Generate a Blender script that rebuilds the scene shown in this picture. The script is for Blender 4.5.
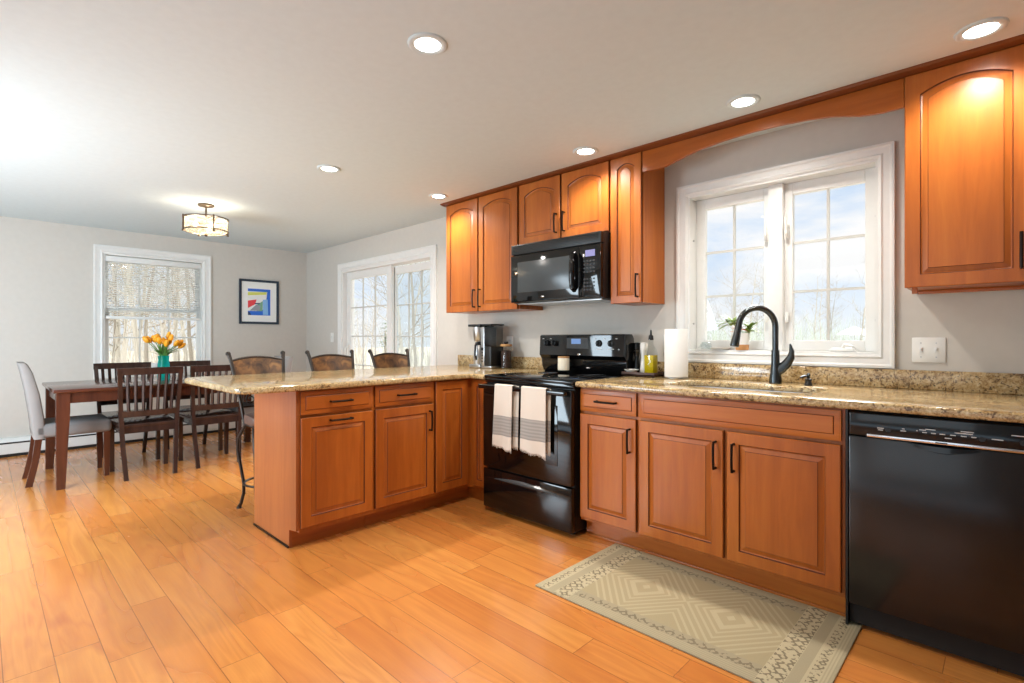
import bpy, bmesh, math, random
from mathutils import Vector, Matrix
PI = math.pi
R = math.radians
for o in list(bpy.data.objects):
    bpy.data.objects.remove(o)
S = bpy.context.scene
C = S.collection

# ------------------------------------------------------------------ camera
cam_d = bpy.data.cameras.new('camera')
cam = bpy.data.objects.new('camera', cam_d)
C.objects.link(cam)
cam.location = (0, 0, 1.2)
cam.rotation_euler = (R(90), 0, R(44.0))
cam_d.sensor_width = 36
cam_d.lens = 515 / 1024 * 36
cam_d.shift_y = -3.0 / 1024
cam_d.clip_start = 0.02
cam_d.clip_end = 400
S.camera = cam
S.view_settings.view_transform = 'Standard'
S.view_settings.look = 'None'
S.view_settings.gamma = 1
S.view_settings.use_curve_mapping = False
S.view_settings.exposure = 0.0

# ------------------------------------------------------------------ node helpers
class NT:
    def __init__(s, tree):
        s.t = tree
    def n(s, kind, **kw):
        nd = s.t.nodes.new(kind)
        for k, v in kw.items():
            setattr(nd, k, v)
        return nd
    def l(s, a, b):
        s.t.links.new(a, b)
    def put(s, sock, v):
        if hasattr(v, 'is_linked') or isinstance(v, bpy.types.NodeSocket):
            s.l(v, sock)
        else:
            sock.default_value = v
    def m(s, op, a, b=0.0, c=0.0):
        nd = s.n('ShaderNodeMath', operation=op)
        s.put(nd.inputs[0], a); s.put(nd.inputs[1], b); s.put(nd.inputs[2], c)
        return nd.outputs[0]
    def mix(s, f, a, b, blend='MIX'):
        nd = s.n('ShaderNodeMix', data_type='RGBA', blend_type=blend)
        s.put(nd.inputs[0], f); s.put(nd.inputs[6], a); s.put(nd.inputs[7], b)
        return nd.outputs[2]
    def ramp(s, f, stops, interp='LINEAR'):
        nd = s.n('ShaderNodeValToRGB')
        cr = nd.color_ramp
        cr.interpolation = interp
        while len(cr.elements) > 1:
            cr.elements.remove(cr.elements[-1])
        cr.elements[0].position = stops[0][0]; cr.elements[0].color = stops[0][1]
        for p, c in stops[1:]:
            e = cr.elements.new(p); e.color = c
        s.put(nd.inputs[0], f)
        return nd.outputs[0]
    def coords(s, kind='Object'):
        return s.n('ShaderNodeTexCoord').outputs[kind]
    def mapv(s, v, scale=(1, 1, 1), loc=(0, 0, 0), rot=(0, 0, 0)):
        nd = s.n('ShaderNodeMapping')
        s.l(v, nd.inputs[0]); nd.inputs[1].default_value = loc
        nd.inputs[2].default_value = rot; nd.inputs[3].default_value = scale
        return nd.outputs[0]
    def noise(s, v, scale=5, detail=3, rough=.5, dist=0):
        nd = s.n('ShaderNodeTexNoise')
        if v is not None: s.l(v, nd.inputs['Vector'])
        nd.inputs['Scale'].default_value = scale; nd.inputs['Detail'].default_value = detail
        nd.inputs['Roughness'].default_value = rough; nd.inputs['Distortion'].default_value = dist
        return nd.outputs['Fac']
    def sep(s, v):
        nd = s.n('ShaderNodeSeparateXYZ'); s.l(v, nd.inputs[0]); return nd.outputs
    def comb(s, x, y, z=0.0):
        nd = s.n('ShaderNodeCombineXYZ')
        s.put(nd.inputs[0], x); s.put(nd.inputs[1], y); s.put(nd.inputs[2], z)
        return nd.outputs[0]

def lin(c):
    return c / 12.92 if c <= .04045 else ((c + .055) / 1.055) ** 2.4
def rgb(r, g, b):
    return (lin(r / 255), lin(g / 255), lin(b / 255), 1)

# ------------------------------------------------------------------ world and big lights
wd = bpy.data.worlds.new('sky'); S.world = wd
wd.use_nodes = True
w = NT(wd.node_tree); wd.node_tree.nodes.clear()
dirv = w.coords('Generated')
cl = w.noise(w.mapv(dirv, (1.6, 1.6, 4.0), (.3, .1, 0)), 2.2, 6, .55, .3)
clf = w.ramp(cl, [(.44, (0, 0, 0, 1)), (.60, (1, 1, 1, 1))])
skyc = w.mix(clf, rgb(205, 226, 250), rgb(255, 255, 255))
hz = w.ramp(w.sep(dirv)[2], [(.0, (1, 1, 1, 1)), (.16, (0, 0, 0, 1))])
skyc = w.mix(w.m('MULTIPLY', hz, .85), skyc, rgb(244, 248, 250))
bg = w.n('ShaderNodeBackground'); w.l(skyc, bg.inputs[0]); bg.inputs[1].default_value = .98
wo = w.n('ShaderNodeOutputWorld'); w.l(bg.outputs[0], wo.inputs[0])

def lamp(name, kind, loc, energy, color=(1, 1, 1), rot=(0, 0, 0), **kw):
    d = bpy.data.lights.new(name, kind)
    d.energy = energy; d.color = color
    for k, v in kw.items():
        setattr(d, k, v)
    o = bpy.data.objects.new(name, d); C.objects.link(o)
    o.location = loc; o.rotation_euler = rot
    return o
# soft hazy sun from behind the house: it lights the woods, not the room
lamp('sun', 'SUN', (20, -20, 20), 4.2, (1, .98, .95), (R(58), 0, R(40)), angle=R(20))
# second soft sun added as sky fill through the sliding door and windows
lamp('sky_fill', 'SUN', (-15, 15, 15), 7.5, (.93, .97, 1), Vector((.22, -.78, -.56)).to_track_quat('-Z', 'Y').to_euler(), angle=R(34))
# added unseen fill lamps: an upward ceiling strip, then panels along the back wall
COOL = (.72, .88, 1)
lamp('bounce_fill', 'AREA', (-3.1, -.95, .3), 66, (.58, .81, 1), (R(180), 0, 0), shape='RECTANGLE', size=7.4, size_y=1.6)
lamp('window_daylight', 'AREA', (-1.2, -1.95, 1.5), 14, COOL, (R(90), 0, 0), shape='RECTANGLE', size=2.6, size_y=1.5)  # added panel with no window behind it, brightens the kitchen side
lamp('window_daylight', 'AREA', (-4.3, -1.8, 1.2), 215, COOL, (R(68), 0, R(32)), shape='RECTANGLE', size=2.6, size_y=1.5)  # added panel turned to brighten the dining floor and far wall

# ------------------------------------------------------------------ materials
MATS = {}
def pmat(name, col, rough=.5, metal=0.0, spec=.5, **kw):
    m = bpy.data.materials.new(name); m.use_nodes = True
    b = m.node_tree.nodes['Principled BSDF']
    b.inputs['Base Color'].default_value = col
    b.inputs['Roughness'].default_value = rough
    b.inputs['Metallic'].default_value = metal
    b.inputs['Specular IOR Level'].default_value = spec
    for k, v in kw.items():
        b.inputs[k].default_value = v
    # fine procedural variation of the colour
    t = NT(m.node_tree)
    f = t.noise(t.coords(), 22, 3)
    dk = tuple(c * .92 for c in col[:3]) + (1,)
    t.l(t.mix(f, dk, col), b.inputs['Base Color'])
    MATS[name] = m
    return m
def emat(name, col, strength):
    m = bpy.data.materials.new(name); m.use_nodes = True
    b = m.node_tree.nodes['Principled BSDF']
    b.inputs['Base Color'].default_value = col
    b.inputs['Emission Color'].default_value = col
    b.inputs['Emission Strength'].default_value = strength
    MATS[name] = m
    return m
def bump(t, b, h, strength=.1, dist=.01):
    nd = t.n('ShaderNodeBump'); nd.inputs['Strength'].default_value = strength
    nd.inputs['Distance'].default_value = dist
    t.l(h, nd.inputs['Height']); t.l(nd.outputs[0], b.inputs['Normal'])

def wood(name, c1, c2, c3, axis='Z', rough=.3, gscale=1.0, coat=0.0):
    m = bpy.data.materials.new(name); m.use_nodes = True
    b = m.node_tree.nodes['Principled BSDF']; t = NT(m.node_tree)
    v = t.coords()
    st = {'X': (.09, 1, 1), 'Y': (1, .09, 1), 'Z': (1, 1, .09)}[axis]
    g1 = t.noise(t.mapv(v, tuple(k * 26 * gscale for k in st)), 1.0, 5, .6, .4)
    g2 = t.noise(t.mapv(v, tuple(k * 3.2 * gscale for k in st), (3.1, 1.7, .4)), 1.0, 3, .5, .8)
    g3 = t.noise(t.mapv(v, tuple(k * 110 * gscale for k in st)), 1.0, 2, .5)
    col = t.ramp(t.m('ADD', t.m('MULTIPLY', g1, .45), t.m('MULTIPLY', g2, .55)),
                 [(.34, c3), (.5, c1), (.66, c2)])
    col = t.mix(t.m('MULTIPLY', g3, .16), col, c3)
    t.l(col, b.inputs['Base Color'])
    b.inputs['Roughness'].default_value = rough
    b.inputs['Coat Weight'].default_value = coat
    b.inputs['Coat Roughness'].default_value = .25
    bump(t, b, g3, .04, .002)
    MATS[name] = m
    return m

CW = (rgb(177, 96, 33), rgb(191, 111, 42), rgb(154, 79, 24))
wood('cherry_v', *CW, 'Z', .32)
wood('cherry_x', *CW, 'X', .32)
wood('cherry_y', *CW, 'Y', .32)
wood('cherry_end', rgb(170, 98, 52), rgb(180, 110, 60), rgb(154, 86, 44), 'Z', .36, 1.4)
pmat('glaze', rgb(92, 40, 14), .4)  # groove glaze, also used to paint shade into the door gaps
wood('crown_wood', rgb(116, 60, 26), rgb(130, 70, 32), rgb(96, 46, 18), 'X', .32)
wood('table_wood', rgb(76, 36, 22), rgb(96, 46, 28), rgb(54, 26, 18), 'Y', .16, 1, .3)
wood('table_leg', rgb(82, 44, 30), rgb(98, 54, 36), rgb(60, 32, 24), 'Z', .25, 1)
wood('chair_wood', rgb(60, 42, 36), rgb(74, 52, 44), rgb(42, 30, 27), 'Z', .17)
wood('lid_wood', rgb(196, 150, 98), rgb(212, 168, 116), rgb(170, 122, 76), 'X', .5)
wood('tray_wood', rgb(70, 44, 32), rgb(84, 54, 40), rgb(52, 32, 24), 'X', .45)
pmat('wall_paint', rgb(208, 203, 195), .7, spec=.25)
pmat('ceiling_paint', rgb(212, 224, 226), .9, spec=.1)
pmat('trim_white', rgb(232, 232, 229), .4)
pmat('grille_shaded', rgb(206, 206, 200), .5)  # white muntins, greyed to hold their backlit shade
pmat('white_plastic', rgb(238, 237, 232), .35)
pmat('heater_white', rgb(226, 226, 222), .4)
pmat('black_gloss', rgb(12, 12, 13), .06)
pmat('black_matte', rgb(22, 22, 23), .4)
pmat('black_glass', rgb(6, 6, 7), .03)
pmat('oven_window', rgb(14, 11, 10), .05)
pmat('dw_black', rgb(26, 21, 20), .2)
pmat('dw_panel', rgb(10, 14, 18), .12)
pmat('bronze', rgb(34, 26, 22), .38, .7)
pmat('faucet_metal', rgb(84, 88, 90), .25, 1.0)
pmat('steel', rgb(196, 196, 196), .3, 1.0)
pmat('sink_steel', rgb(206, 210, 214), .5, .7)
pmat('chrome', rgb(225, 226, 228), .12, 1.0)
pmat('dark_gap', rgb(20, 14, 10), .8)
pmat('burner_ring', rgb(62, 62, 64), .2)
pmat('mark_white', rgb(206, 206, 206), .5)
pmat('mw_glass', rgb(66, 70, 72), .22)
emat('lcd_blue', rgb(96, 128, 178), .35)
emat('lcd_violet', rgb(130, 130, 180), .2)
pmat('iron', rgb(58, 52, 48), .42, .75)
pmat('leather', rgb(98, 74, 64), .5)
pmat('fabric_grey', rgb(150, 145, 142), .9, spec=.15)
pmat('fabric_seat', rgb(132, 128, 126), .9, spec=.15)
pmat('orange_petal', rgb(244, 164, 28), .5)
pmat('green_stem', rgb(96, 138, 62), .5)
pmat('plant_green', rgb(122, 146, 52), .5)
pmat('plant_red', rgb(200, 110, 70), .5)
pmat('ceramic', rgb(240, 238, 233), .25)
pmat('terracotta', rgb(206, 148, 92), .6)
pmat('blue_rim', rgb(96, 130, 165), .3)
pmat('paper', rgb(244, 243, 240), .95, spec=.1)
pmat('mat_white', rgb(243, 243, 240), .8, spec=.2)
pmat('frame_navy', rgb(30, 48, 66), .4)
pmat('beans', rgb(58, 36, 26), .6)
pmat('candle_wax', rgb(232, 222, 200), .5)
pmat('bark', rgb(150, 141, 127), .95, spec=.1)
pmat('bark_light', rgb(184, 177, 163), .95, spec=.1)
pmat('ground_leaf', rgb(196, 186, 164), 1, spec=.05)
pmat('far_foliage', rgb(176, 186, 170), 1, spec=.05)  # distant haze is put into this pale colour
pmat('evergreen', rgb(120, 142, 96), 1, spec=.05)
pmat('canopy_white', rgb(236, 238, 246), .8)
pmat('siding', rgb(210, 210, 206), .8)
pmat('olive_oil', rgb(216, 190, 12), .12, **{'Transmission Weight': .15})
emat('downlight_lens', (1, .96, .9, 1), 9)
emat('bulb', (1, .84, .62, 1), 5)
pmat('antique_brass', rgb(92, 78, 62), .4, .8)

def glass(name, col, rough=0.0, mixf=.88, haze=0.0, hcol=(1, 1, 1, 1)):
    """thin pane: mostly see-through, a little mirror, optionally a translucent veil (haze painted on panes, teal on the vase)"""
    m = bpy.data.materials.new(name); m.use_nodes = True
    t = NT(m.node_tree); m.node_tree.nodes.clear()
    tr = t.n('ShaderNodeBsdfTransparent'); tr.inputs[0].default_value = col
    gl = t.n('ShaderNodeBsdfGlossy'); gl.inputs['Roughness'].default_value = rough
    fr = t.n('ShaderNodeLayerWeight'); fr.inputs[0].default_value = .5
    mx = t.n('ShaderNodeMixShader')
    t.l(t.m('ADD', t.m('MULTIPLY', t.m('POWER', fr.outputs['Facing'], 5.0), .5), .03), mx.inputs[0])
    t.l(tr.outputs[0], mx.inputs[1]); t.l(gl.outputs[0], mx.inputs[2])
    out = mx.outputs[0]
    if haze:
        ts = t.n('ShaderNodeBsdfTranslucent'); ts.inputs[0].default_value = hcol
        m2 = t.n('ShaderNodeMixShader')
        f = t.m('MULTIPLY', t.m('ADD', t.m('MULTIPLY', t.noise(t.coords(), 3, 2), .3), .85), haze)
        t.l(f, m2.inputs[0]); t.l(out, m2.inputs[1]); t.l(ts.outputs[0], m2.inputs[2])
        out = m2.outputs[0]
    o = t.n('ShaderNodeOutputMaterial'); t.l(out, o.inputs[0])
    MATS[name] = m
    return m
glass('pane', (1, 1, 1, 1), 0, .9, .02)  # faint white veil stands in for outdoor haze
glass('pane_screen', (.86, .89, .9, 1), 0, .9, .04)
glass('pane_kitchen', (1, 1, 1, 1), 0, .9, .015)  # veil again in place of haze in the air
glass('clear_glass', (.93, .95, .95, 1), .02, .85)
glass('teal_glass', (.5, .88, .87, 1), .02, .8, .5, (.08, .84, .83, 1))
glass('tank_glass', (.62, .64, .66, 1), .03, .8)

def shade_mat():
    m = bpy.data.materials.new('shade_glass'); m.use_nodes = True
    t = NT(m.node_tree); m.node_tree.nodes.clear()
    tr = t.n('ShaderNodeBsdfTransparent'); tr.inputs[0].default_value = (1, .90, .76, 1)
    ts = t.n('ShaderNodeBsdfTranslucent'); ts.inputs[0].default_value = (1, .86, .68, 1)
    mx = t.n('ShaderNodeMixShader')
    f = t.ramp(t.noise(t.mapv(t.coords(), (3, 3, 9)), 3, 3, .5, 1.5), [(.4, (.12, .12, .12, 1)), (.6, (.4, .4, .4, 1))])
    t.l(f, mx.inputs[0]); t.l(tr.outputs[0], mx.inputs[1]); t.l(ts.outputs[0], mx.inputs[2])
    o = t.n('ShaderNodeOutputMaterial'); t.l(mx.outputs[0], o.inputs[0])
    MATS['shade_glass'] = m
shade_mat()

def floor_mat():
    m = bpy.data.materials.new('floor_planks'); m.use_nodes = True
    b = m.node_tree.nodes['Principled BSDF']; t = NT(m.node_tree)
    x, y, z = t.sep(t.coords())
    W = .1375
    ry = t.m('DIVIDE', t.m('SUBTRACT', y, .197), W)
    row = t.m('FLOOR', ry)
    wn = t.n('ShaderNodeTexWhiteNoise', noise_dimensions='1D'); t.l(row, wn.inputs['W'])
    rx = t.m('ADD', t.m('DIVIDE', x, 1.15), t.m('MULTIPLY', wn.outputs[0], 7.3))
    col_i = t.m('FLOOR', rx)
    wn2 = t.n('ShaderNodeTexWhiteNoise', noise_dimensions='2D'); t.l(t.comb(row, col_i), wn2.inputs['Vector'])
    rnd = wn2.outputs[0]
    fy = t.m('FRACT', ry); fx = t.m('FRACT', rx)
    ey = t.m('MULTIPLY', t.m('MINIMUM', fy, t.m('SUBTRACT', 1.0, fy)), W)
    ex = t.m('MULTIPLY', t.m('MINIMUM', fx, t.m('SUBTRACT', 1.0, fx)), 1.15)
    gap = t.m('LESS_THAN', t.m('MINIMUM', ey, ex), .0014)
    # grain, shifted per plank
    sh = t.m('MULTIPLY', rnd, 37.0)
    pv = t.comb(t.m('ADD', x, sh), t.m('ADD', y, sh), rnd)
    big = t.noise(t.mapv(pv, (.7, 6, 1)), 1.0, 2, .5, .6)
    rings = t.m('FRACT', t.m('MULTIPLY', big, 9.0))
    rings = t.m('ABSOLUTE', t.m('SUBTRACT', rings, .5))
    fine = t.noise(t.mapv(pv, (5, 120, 1)), 1.0, 4, .6)
    base = t.ramp(rnd, [(0, rgb(208, 129, 59)), (.35, rgb(219, 142, 68)), (.7, rgb(227, 155, 78)), (1, rgb(210, 130, 60))])
    knot = t.ramp(t.noise(t.mapv(pv, (2.2, 7, 1)), 1.0, 2), [(.63, (0, 0, 0, 1)), (.75, (1, 1, 1, 1))])
    c = t.mix(t.m('MULTIPLY', rings, .75), base, rgb(184, 104, 50))
    c = t.mix(t.m('MULTIPLY', t.ramp(fine, [(.4, (1, 1, 1, 1)), (.62, (0, 0, 0, 1))]), .12), c, rgb(176, 100, 48))
    c = t.mix(t.m('MULTIPLY', knot, .45), c, rgb(170, 84, 40))
    c = t.mix(t.m('MULTIPLY', gap, .7), c, rgb(110, 62, 30))
    t.l(c, b.inputs['Base Color'])
    t.l(t.m('ADD', t.m('MULTIPLY', big, .06), .24), b.inputs['Roughness'])
    b.inputs['Specular IOR Level'].default_value = .6
    b.inputs['Coat Weight'].default_value = .5
    b.inputs['Coat Roughness'].default_value = .16
    hgt = t.m('SUBTRACT', t.m('MULTIPLY', fine, .05), gap)
    bump(t, b, hgt, .12, .002)
    MATS['floor_planks'] = m
floor_mat()

def granite():
    m = bpy.data.materials.new('granite'); m.use_nodes = True
    b = m.node_tree.nodes['Principled BSDF']; t = NT(m.node_tree)
    v = t.coords()
    n1 = t.noise(v, 14, 4, .6, .6); n2 = t.noise(v, 95, 3, .65, .3); n3 = t.noise(t.mapv(v, (1, 1, 1), (5, 2, 7)), 46, 3, .6, .8)
    c = t.ramp(t.m('ADD', t.m('MULTIPLY', n1, .4), t.m('MULTIPLY', n2, .6)),
               [(.36, rgb(134, 104, 64)), (.47, rgb(182, 152, 104)), (.56, rgb(202, 178, 134)), (.68, rgb(220, 204, 170))])
    sp = t.ramp(n3, [(.55, (0, 0, 0, 1)), (.63, (1, 1, 1, 1))])
    c = t.mix(t.m('MULTIPLY', sp, .8), c, rgb(78, 52, 34))
    sp2 = t.ramp(t.noise(t.mapv(v, (1, 1, 1), (1, 9, 3)), 95, 2, .5), [(.62, (0, 0, 0, 1)), (.68, (1, 1, 1, 1))])
    c = t.mix(t.m('MULTIPLY', sp2, .8), c, rgb(50, 42, 38))
    t.l(c, b.inputs['Base Color']); b.inputs['Roughness'].default_value = .12
    b.inputs['Specular IOR Level'].default_value = .6
    MATS['granite'] = m
granite()

def rug_mat():
    m = bpy.data.materials.new('rug_weave'); m.use_nodes = True
    b = m.node_tree.nodes['Principled BSDF']; t = NT(m.node_tree)
    v = t.coords()
    u, vv, _ = t.sep(v)
    au = t.m('ABSOLUTE', u); av = t.m('ABSOLUTE', vv)
    # concentric diamonds round two centres
    du = t.m('ABSOLUTE', t.m('SUBTRACT', au, .2))
    d = t.m('ADD', t.m('DIVIDE', du, .2), t.m('DIVIDE', av, .25))
    ln = t.m('GREATER_THAN', t.m('SINE', t.m('MULTIPLY', d, 34.0)), .35)
    zone = t.m('LESS_THAN', d, 1.55)
    core = t.m('GREATER_THAN', t.m('SINE', t.m('ADD', t.m('MULTIPLY', d, 17.0), 1.2)), .2)
    inner = t.m('LESS_THAN', d, .55)
    pat = t.m('ADD', t.m('MULTIPLY', ln, t.m('MULTIPLY', zone, t.m('SUBTRACT', 1.0, inner))), t.m('MULTIPLY', core, inner))
    cream = rgb(204, 190, 156); taupe = rgb(178, 163, 128); grey = rgb(172, 160, 132); dark = rgb(124, 113, 92)
    c = t.mix(t.m('MULTIPLY', pat, .6), taupe, cream)
    # motif cells used in the borders
    def dots(a, bb, k):
        fa = t.m('ABSOLUTE', t.m('SUBTRACT', t.m('FRACT', t.m('MULTIPLY', a, k)), .5))
        fb = t.m('ABSOLUTE', t.m('SUBTRACT', t.m('FRACT', t.m('MULTIPLY', bb, k)), .5))
        brk = t.m('GREATER_THAN', t.noise(t.mapv(v, (1, 1, 1)), 60, 2), .46)
        return t.m('MULTIPLY', brk, t.m('LESS_THAN', t.m('ABSOLUTE', t.m('SUBTRACT', t.m('ADD', fa, fb), .4)), .17))
    def band(s, lo, hi):
        return t.m('MULTIPLY', t.m('GREATER_THAN', s, lo), t.m('LESS_THAN', s, hi))
    side = t.m('GREATER_THAN', av, .245)
    c = t.mix(side, c, grey)
    c = t.mix(t.m('MULTIPLY', band(av, .255, .298), dots(u, av, 23.0)), c, dark)
    st = t.m('GREATER_THAN', t.m('SINE', t.m('MULTIPLY', av, 520.0)), .2)
    c = t.mix(t.m('MULTIPLY', t.m('MULTIPLY', st, .5), t.m('GREATER_THAN', av, .30)), c, cream)
    endz = t.m('GREATER_THAN', au, .41)
    c = t.mix(endz, c, cream)
    c = t.mix(t.m('MULTIPLY', band(au, .412, .488), dots(u, vv, 26.0)), c, dark)
    c = t.mix(t.m('MULTIPLY', band(au, .49, .53), .8), c, grey)
    c = t.mix(t.m('MULTIPLY', band(au, .54, .572), dots(u, vv, 33.0)), c, dark)
    st2 = t.m('GREATER_THAN', t.m('SINE', t.m('MULTIPLY', au, 620.0)), .1)
    c = t.mix(t.m('MULTIPLY', t.m('MULTIPLY', st2, .6), t.m('GREATER_THAN', au, .575)), c, grey)
    edge = t.m('MAXIMUM', t.m('ADD', av, .2575), au)
    c = t.mix(t.m('MULTIPLY', t.m('GREATER_THAN', edge, .6), .6), c, grey)
    wv = t.noise(t.mapv(v, (260, 260, 1)), 1.0, 2)
    wear = t.noise(v, 9, 4, .6)
    c = t.mix(t.m('MULTIPLY', wv, .4), c, dark)
    c = t.mix(t.m('MULTIPLY', wear, .25), c, grey)
    t.l(c, b.inputs['Base Color']); b.inputs['Roughness'].default_value = 1
    b.inputs['Specular IOR Level'].default_value = .1
    bump(t, b, wv, .3, .003)
    MATS['rug_weave'] = m
rug_mat()

def towel_mat():
    m = bpy.data.materials.new('towel_cloth'); m.use_nodes = True
    b = m.node_tree.nodes['Principled BSDF']; t = NT(m.node_tree)
    v = t.coords(); x, y, z = t.sep(v)
    st = t.m('MULTIPLY', t.m('GREATER_THAN', z, .085), t.m('LESS_THAN', z, .215))
    wv = t.noise(t.mapv(v, (500, 500, 500)), 1, 1)
    g = t.m('ADD', t.m('MULTIPLY', t.m('SINE', t.m('MULTIPLY', z, 300.0)), .12), .85)
    c = t.mix(t.m('MULTIPLY', st, g), rgb(222, 212, 199), rgb(146, 144, 141))
    c = t.mix(t.m('MULTIPLY', wv, .12), c, rgb(170, 150, 130))
    t.l(c, b.inputs['Base Color']); b.inputs['Roughness'].default_value = .95
    b.inputs['Specular IOR Level'].default_value = .1
    bump(t, b, wv, .2, .001)
    MATS['towel_cloth'] = m
towel_mat()

def copper_mat():
    m = bpy.data.materials.new('stool_panel'); m.use_nodes = True
    b = m.node_tree.nodes['Principled BSDF']; t = NT(m.node_tree)
    f = t.noise(t.coords(), 13, 4, .6, .8)
    c = t.ramp(f, [(.34, rgb(56, 42, 34)), (.52, rgb(92, 66, 44)), (.7, rgb(134, 98, 60))])
    t.l(c, b.inputs['Base Color']); b.inputs['Roughness'].default_value = .4; b.inputs['Metallic'].default_value = .35
    MATS['stool_panel'] = m
copper_mat()

# ------------------------------------------------------------------ mesh builder
class MB:
    def __init__(s):
        s.bm = bmesh.new()
    def box(s, x0, x1, y0, y1, z0, z1, bev=0.0, mi=0, seg=2):
        x0, x1 = min(x0, x1), max(x0, x1); y0, y1 = min(y0, y1), max(y0, y1); z0, z1 = min(z0, z1), max(z0, z1)
        co = [(x0, y0, z0), (x1, y0, z0), (x1, y1, z0), (x0, y1, z0), (x0, y0, z1), (x1, y0, z1), (x1, y1, z1), (x0, y1, z1)]
        vs = [s.bm.verts.new(c) for c in co]
        fs = [s.bm.faces.new([vs[i] for i in q]) for q in ((3, 2, 1, 0), (4, 5, 6, 7), (0, 1, 5, 4), (1, 2, 6, 5), (2, 3, 7, 6), (3, 0, 4, 7))]
        for f in fs: f.material_index = mi
        if bev > 0:
            ed = list({e for f in fs for e in f.edges})
            r = bmesh.ops.bevel(s.bm, geom=ed, offset=bev, segments=seg, affect='EDGES', profile=.5)
            for f in r['faces']: f.material_index = mi
        return s
    def loft(s, rings, cap0=True, cap1=True, closed=True, mi=0, mis=None):
        vr = [[s.bm.verts.new(p) for p in r] for r in rings]
        n = len(vr[0])
        for k in range(len(vr) - 1):
            a, b = vr[k], vr[k + 1]
            for i in range(n if closed else n - 1):
                j = (i + 1) % n
                try:
                    f = s.bm.faces.new((a[i], a[j], b[j], b[i]))
                    f.material_index = mis[k] if mis else mi
                except ValueError:
                    pass
        if cap0: s.bm.faces.new(list(reversed(vr[0]))).material_index = mi
        if cap1: s.bm.faces.new(vr[-1]).material_index = mi
        return s
    def tube(s, pts, rad, n=10, cap=True, mi=0, flat=1.0):
        pts = [Vector(p) for p in pts]
        if not isinstance(rad, (list, tuple)): rad = [rad] * len(pts)
        rings = []; up = None
        for i, p in enumerate(pts):
            a = pts[max(i - 1, 0)]; b = pts[min(i + 1, len(pts) - 1)]
            d = (b - a).normalized()
            if up is None:
                up = Vector((0, 0, 1)) if abs(d.z) < .9 else Vector((1, 0, 0))
            e1 = (up - d * up.dot(d)).normalized(); e2 = d.cross(e1); up = e1
            rings.append([p + (e1 * math.cos(2 * PI * k / n) + e2 * math.sin(2 * PI * k / n) * flat) * rad[i] for k in range(n)])
        return s.loft(rings, cap, cap, mi=mi)
    def lathe(s, prof, c=(0, 0, 0), n=24, cap=True, mi=0, sq=0.0):
        rings = []
        for r, z in prof:
            rg = []
            for k in range(n):
                a = 2 * PI * k / n
                q = 1.0
                if sq: q = 1 / max(abs(math.cos(a)), abs(math.sin(a))) * sq + (1 - sq)
                rg.append((c[0] + r * q * math.cos(a), c[1] + r * q * math.sin(a), c[2] + z))
            rings.append(rg)
        return s.loft(rings, cap, cap, mi=mi)
    def cyl(s, p0, p1, r, n=16, mi=0, r1=None):
        return s.tube([p0, p1], [r, r if r1 is None else r1], n, mi=mi)
    def prism(s, poly, fn, d0, d1, mi=0, bev=0.0, seg=2):
        """poly: (a,b) points; fn(a,b,d) -> xyz"""
        r0 = [s.bm.verts.new(fn(a, b, d0)) for a, b in poly]
        r1 = [s.bm.verts.new(fn(a, b, d1)) for a, b in poly]
        n = len(poly); fs = []
        for i in range(n):
            j = (i + 1) % n
            fs.append(s.bm.faces.new((r0[i], r0[j], r1[j], r1[i])))
        fs.append(s.bm.faces.new(list(reversed(r0)))); fs.append(s.bm.faces.new(r1))
        for f in fs: f.material_index = mi
        if bev:
            ed = list(set(fs[-1].edges) | set(fs[-2].edges))
            bmesh.ops.bevel(s.bm, geom=ed, offset=bev, segments=seg, affect='EDGES', profile=.5)
        return s
    def sphere(s, c, r, sc=(1, 1, 1), n=12, mi=0):
        prof = []
        m = max(6, n // 2 + 1)
        rings = []
        for i in range(m + 1):
            a = -PI / 2 + PI * i / m
            rr = max(math.cos(a), .02)
            rings.append([(c[0] + r * sc[0] * rr * math.cos(2 * PI * k / n), c[1] + r * sc[1] * rr * math.sin(2 * PI * k / n), c[2] + r * sc[2] * math.sin(a)) for k in range(n)])
        return s.loft(rings, mi=mi)
    def build(s, name, mats, parent=None, smooth=35, origin=None):
        if not isinstance(mats, (list, tuple)): mats = [mats]
        bm = s.bm
        bmesh.ops.recalc_face_normals(bm, faces=bm.faces)
        off = Vector((0, 0, 0)); p = parent
        while p is not None:
            off += p.location; p = p.parent
        if parent is None:
            if origin is None:
                xs = [v.co.x for v in bm.verts]; ys = [v.co.y for v in bm.verts]; zs = [v.co.z for v in bm.verts]
                origin = ((min(xs) + max(xs)) / 2, (min(ys) + max(ys)) / 2, min(zs))
            off = Vector(origin)
        for v in bm.verts: v.co -= off
        for f in bm.faces: f.smooth = True
        lim = R(smooth)
        for e in bm.edges:
            if len(e.link_faces) == 2:
                e.smooth = e.calc_face_angle(0) < lim
            else:
                e.smooth = True
        me = bpy.data.meshes.new(name); bm.to_mesh(me); bm.free()
        for m in mats: me.materials.append(MATS[m])
        o = bpy.data.objects.new(name, me); C.objects.link(o)
        if parent is None: o.location = off
        else: o.parent = parent
        return o

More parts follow.
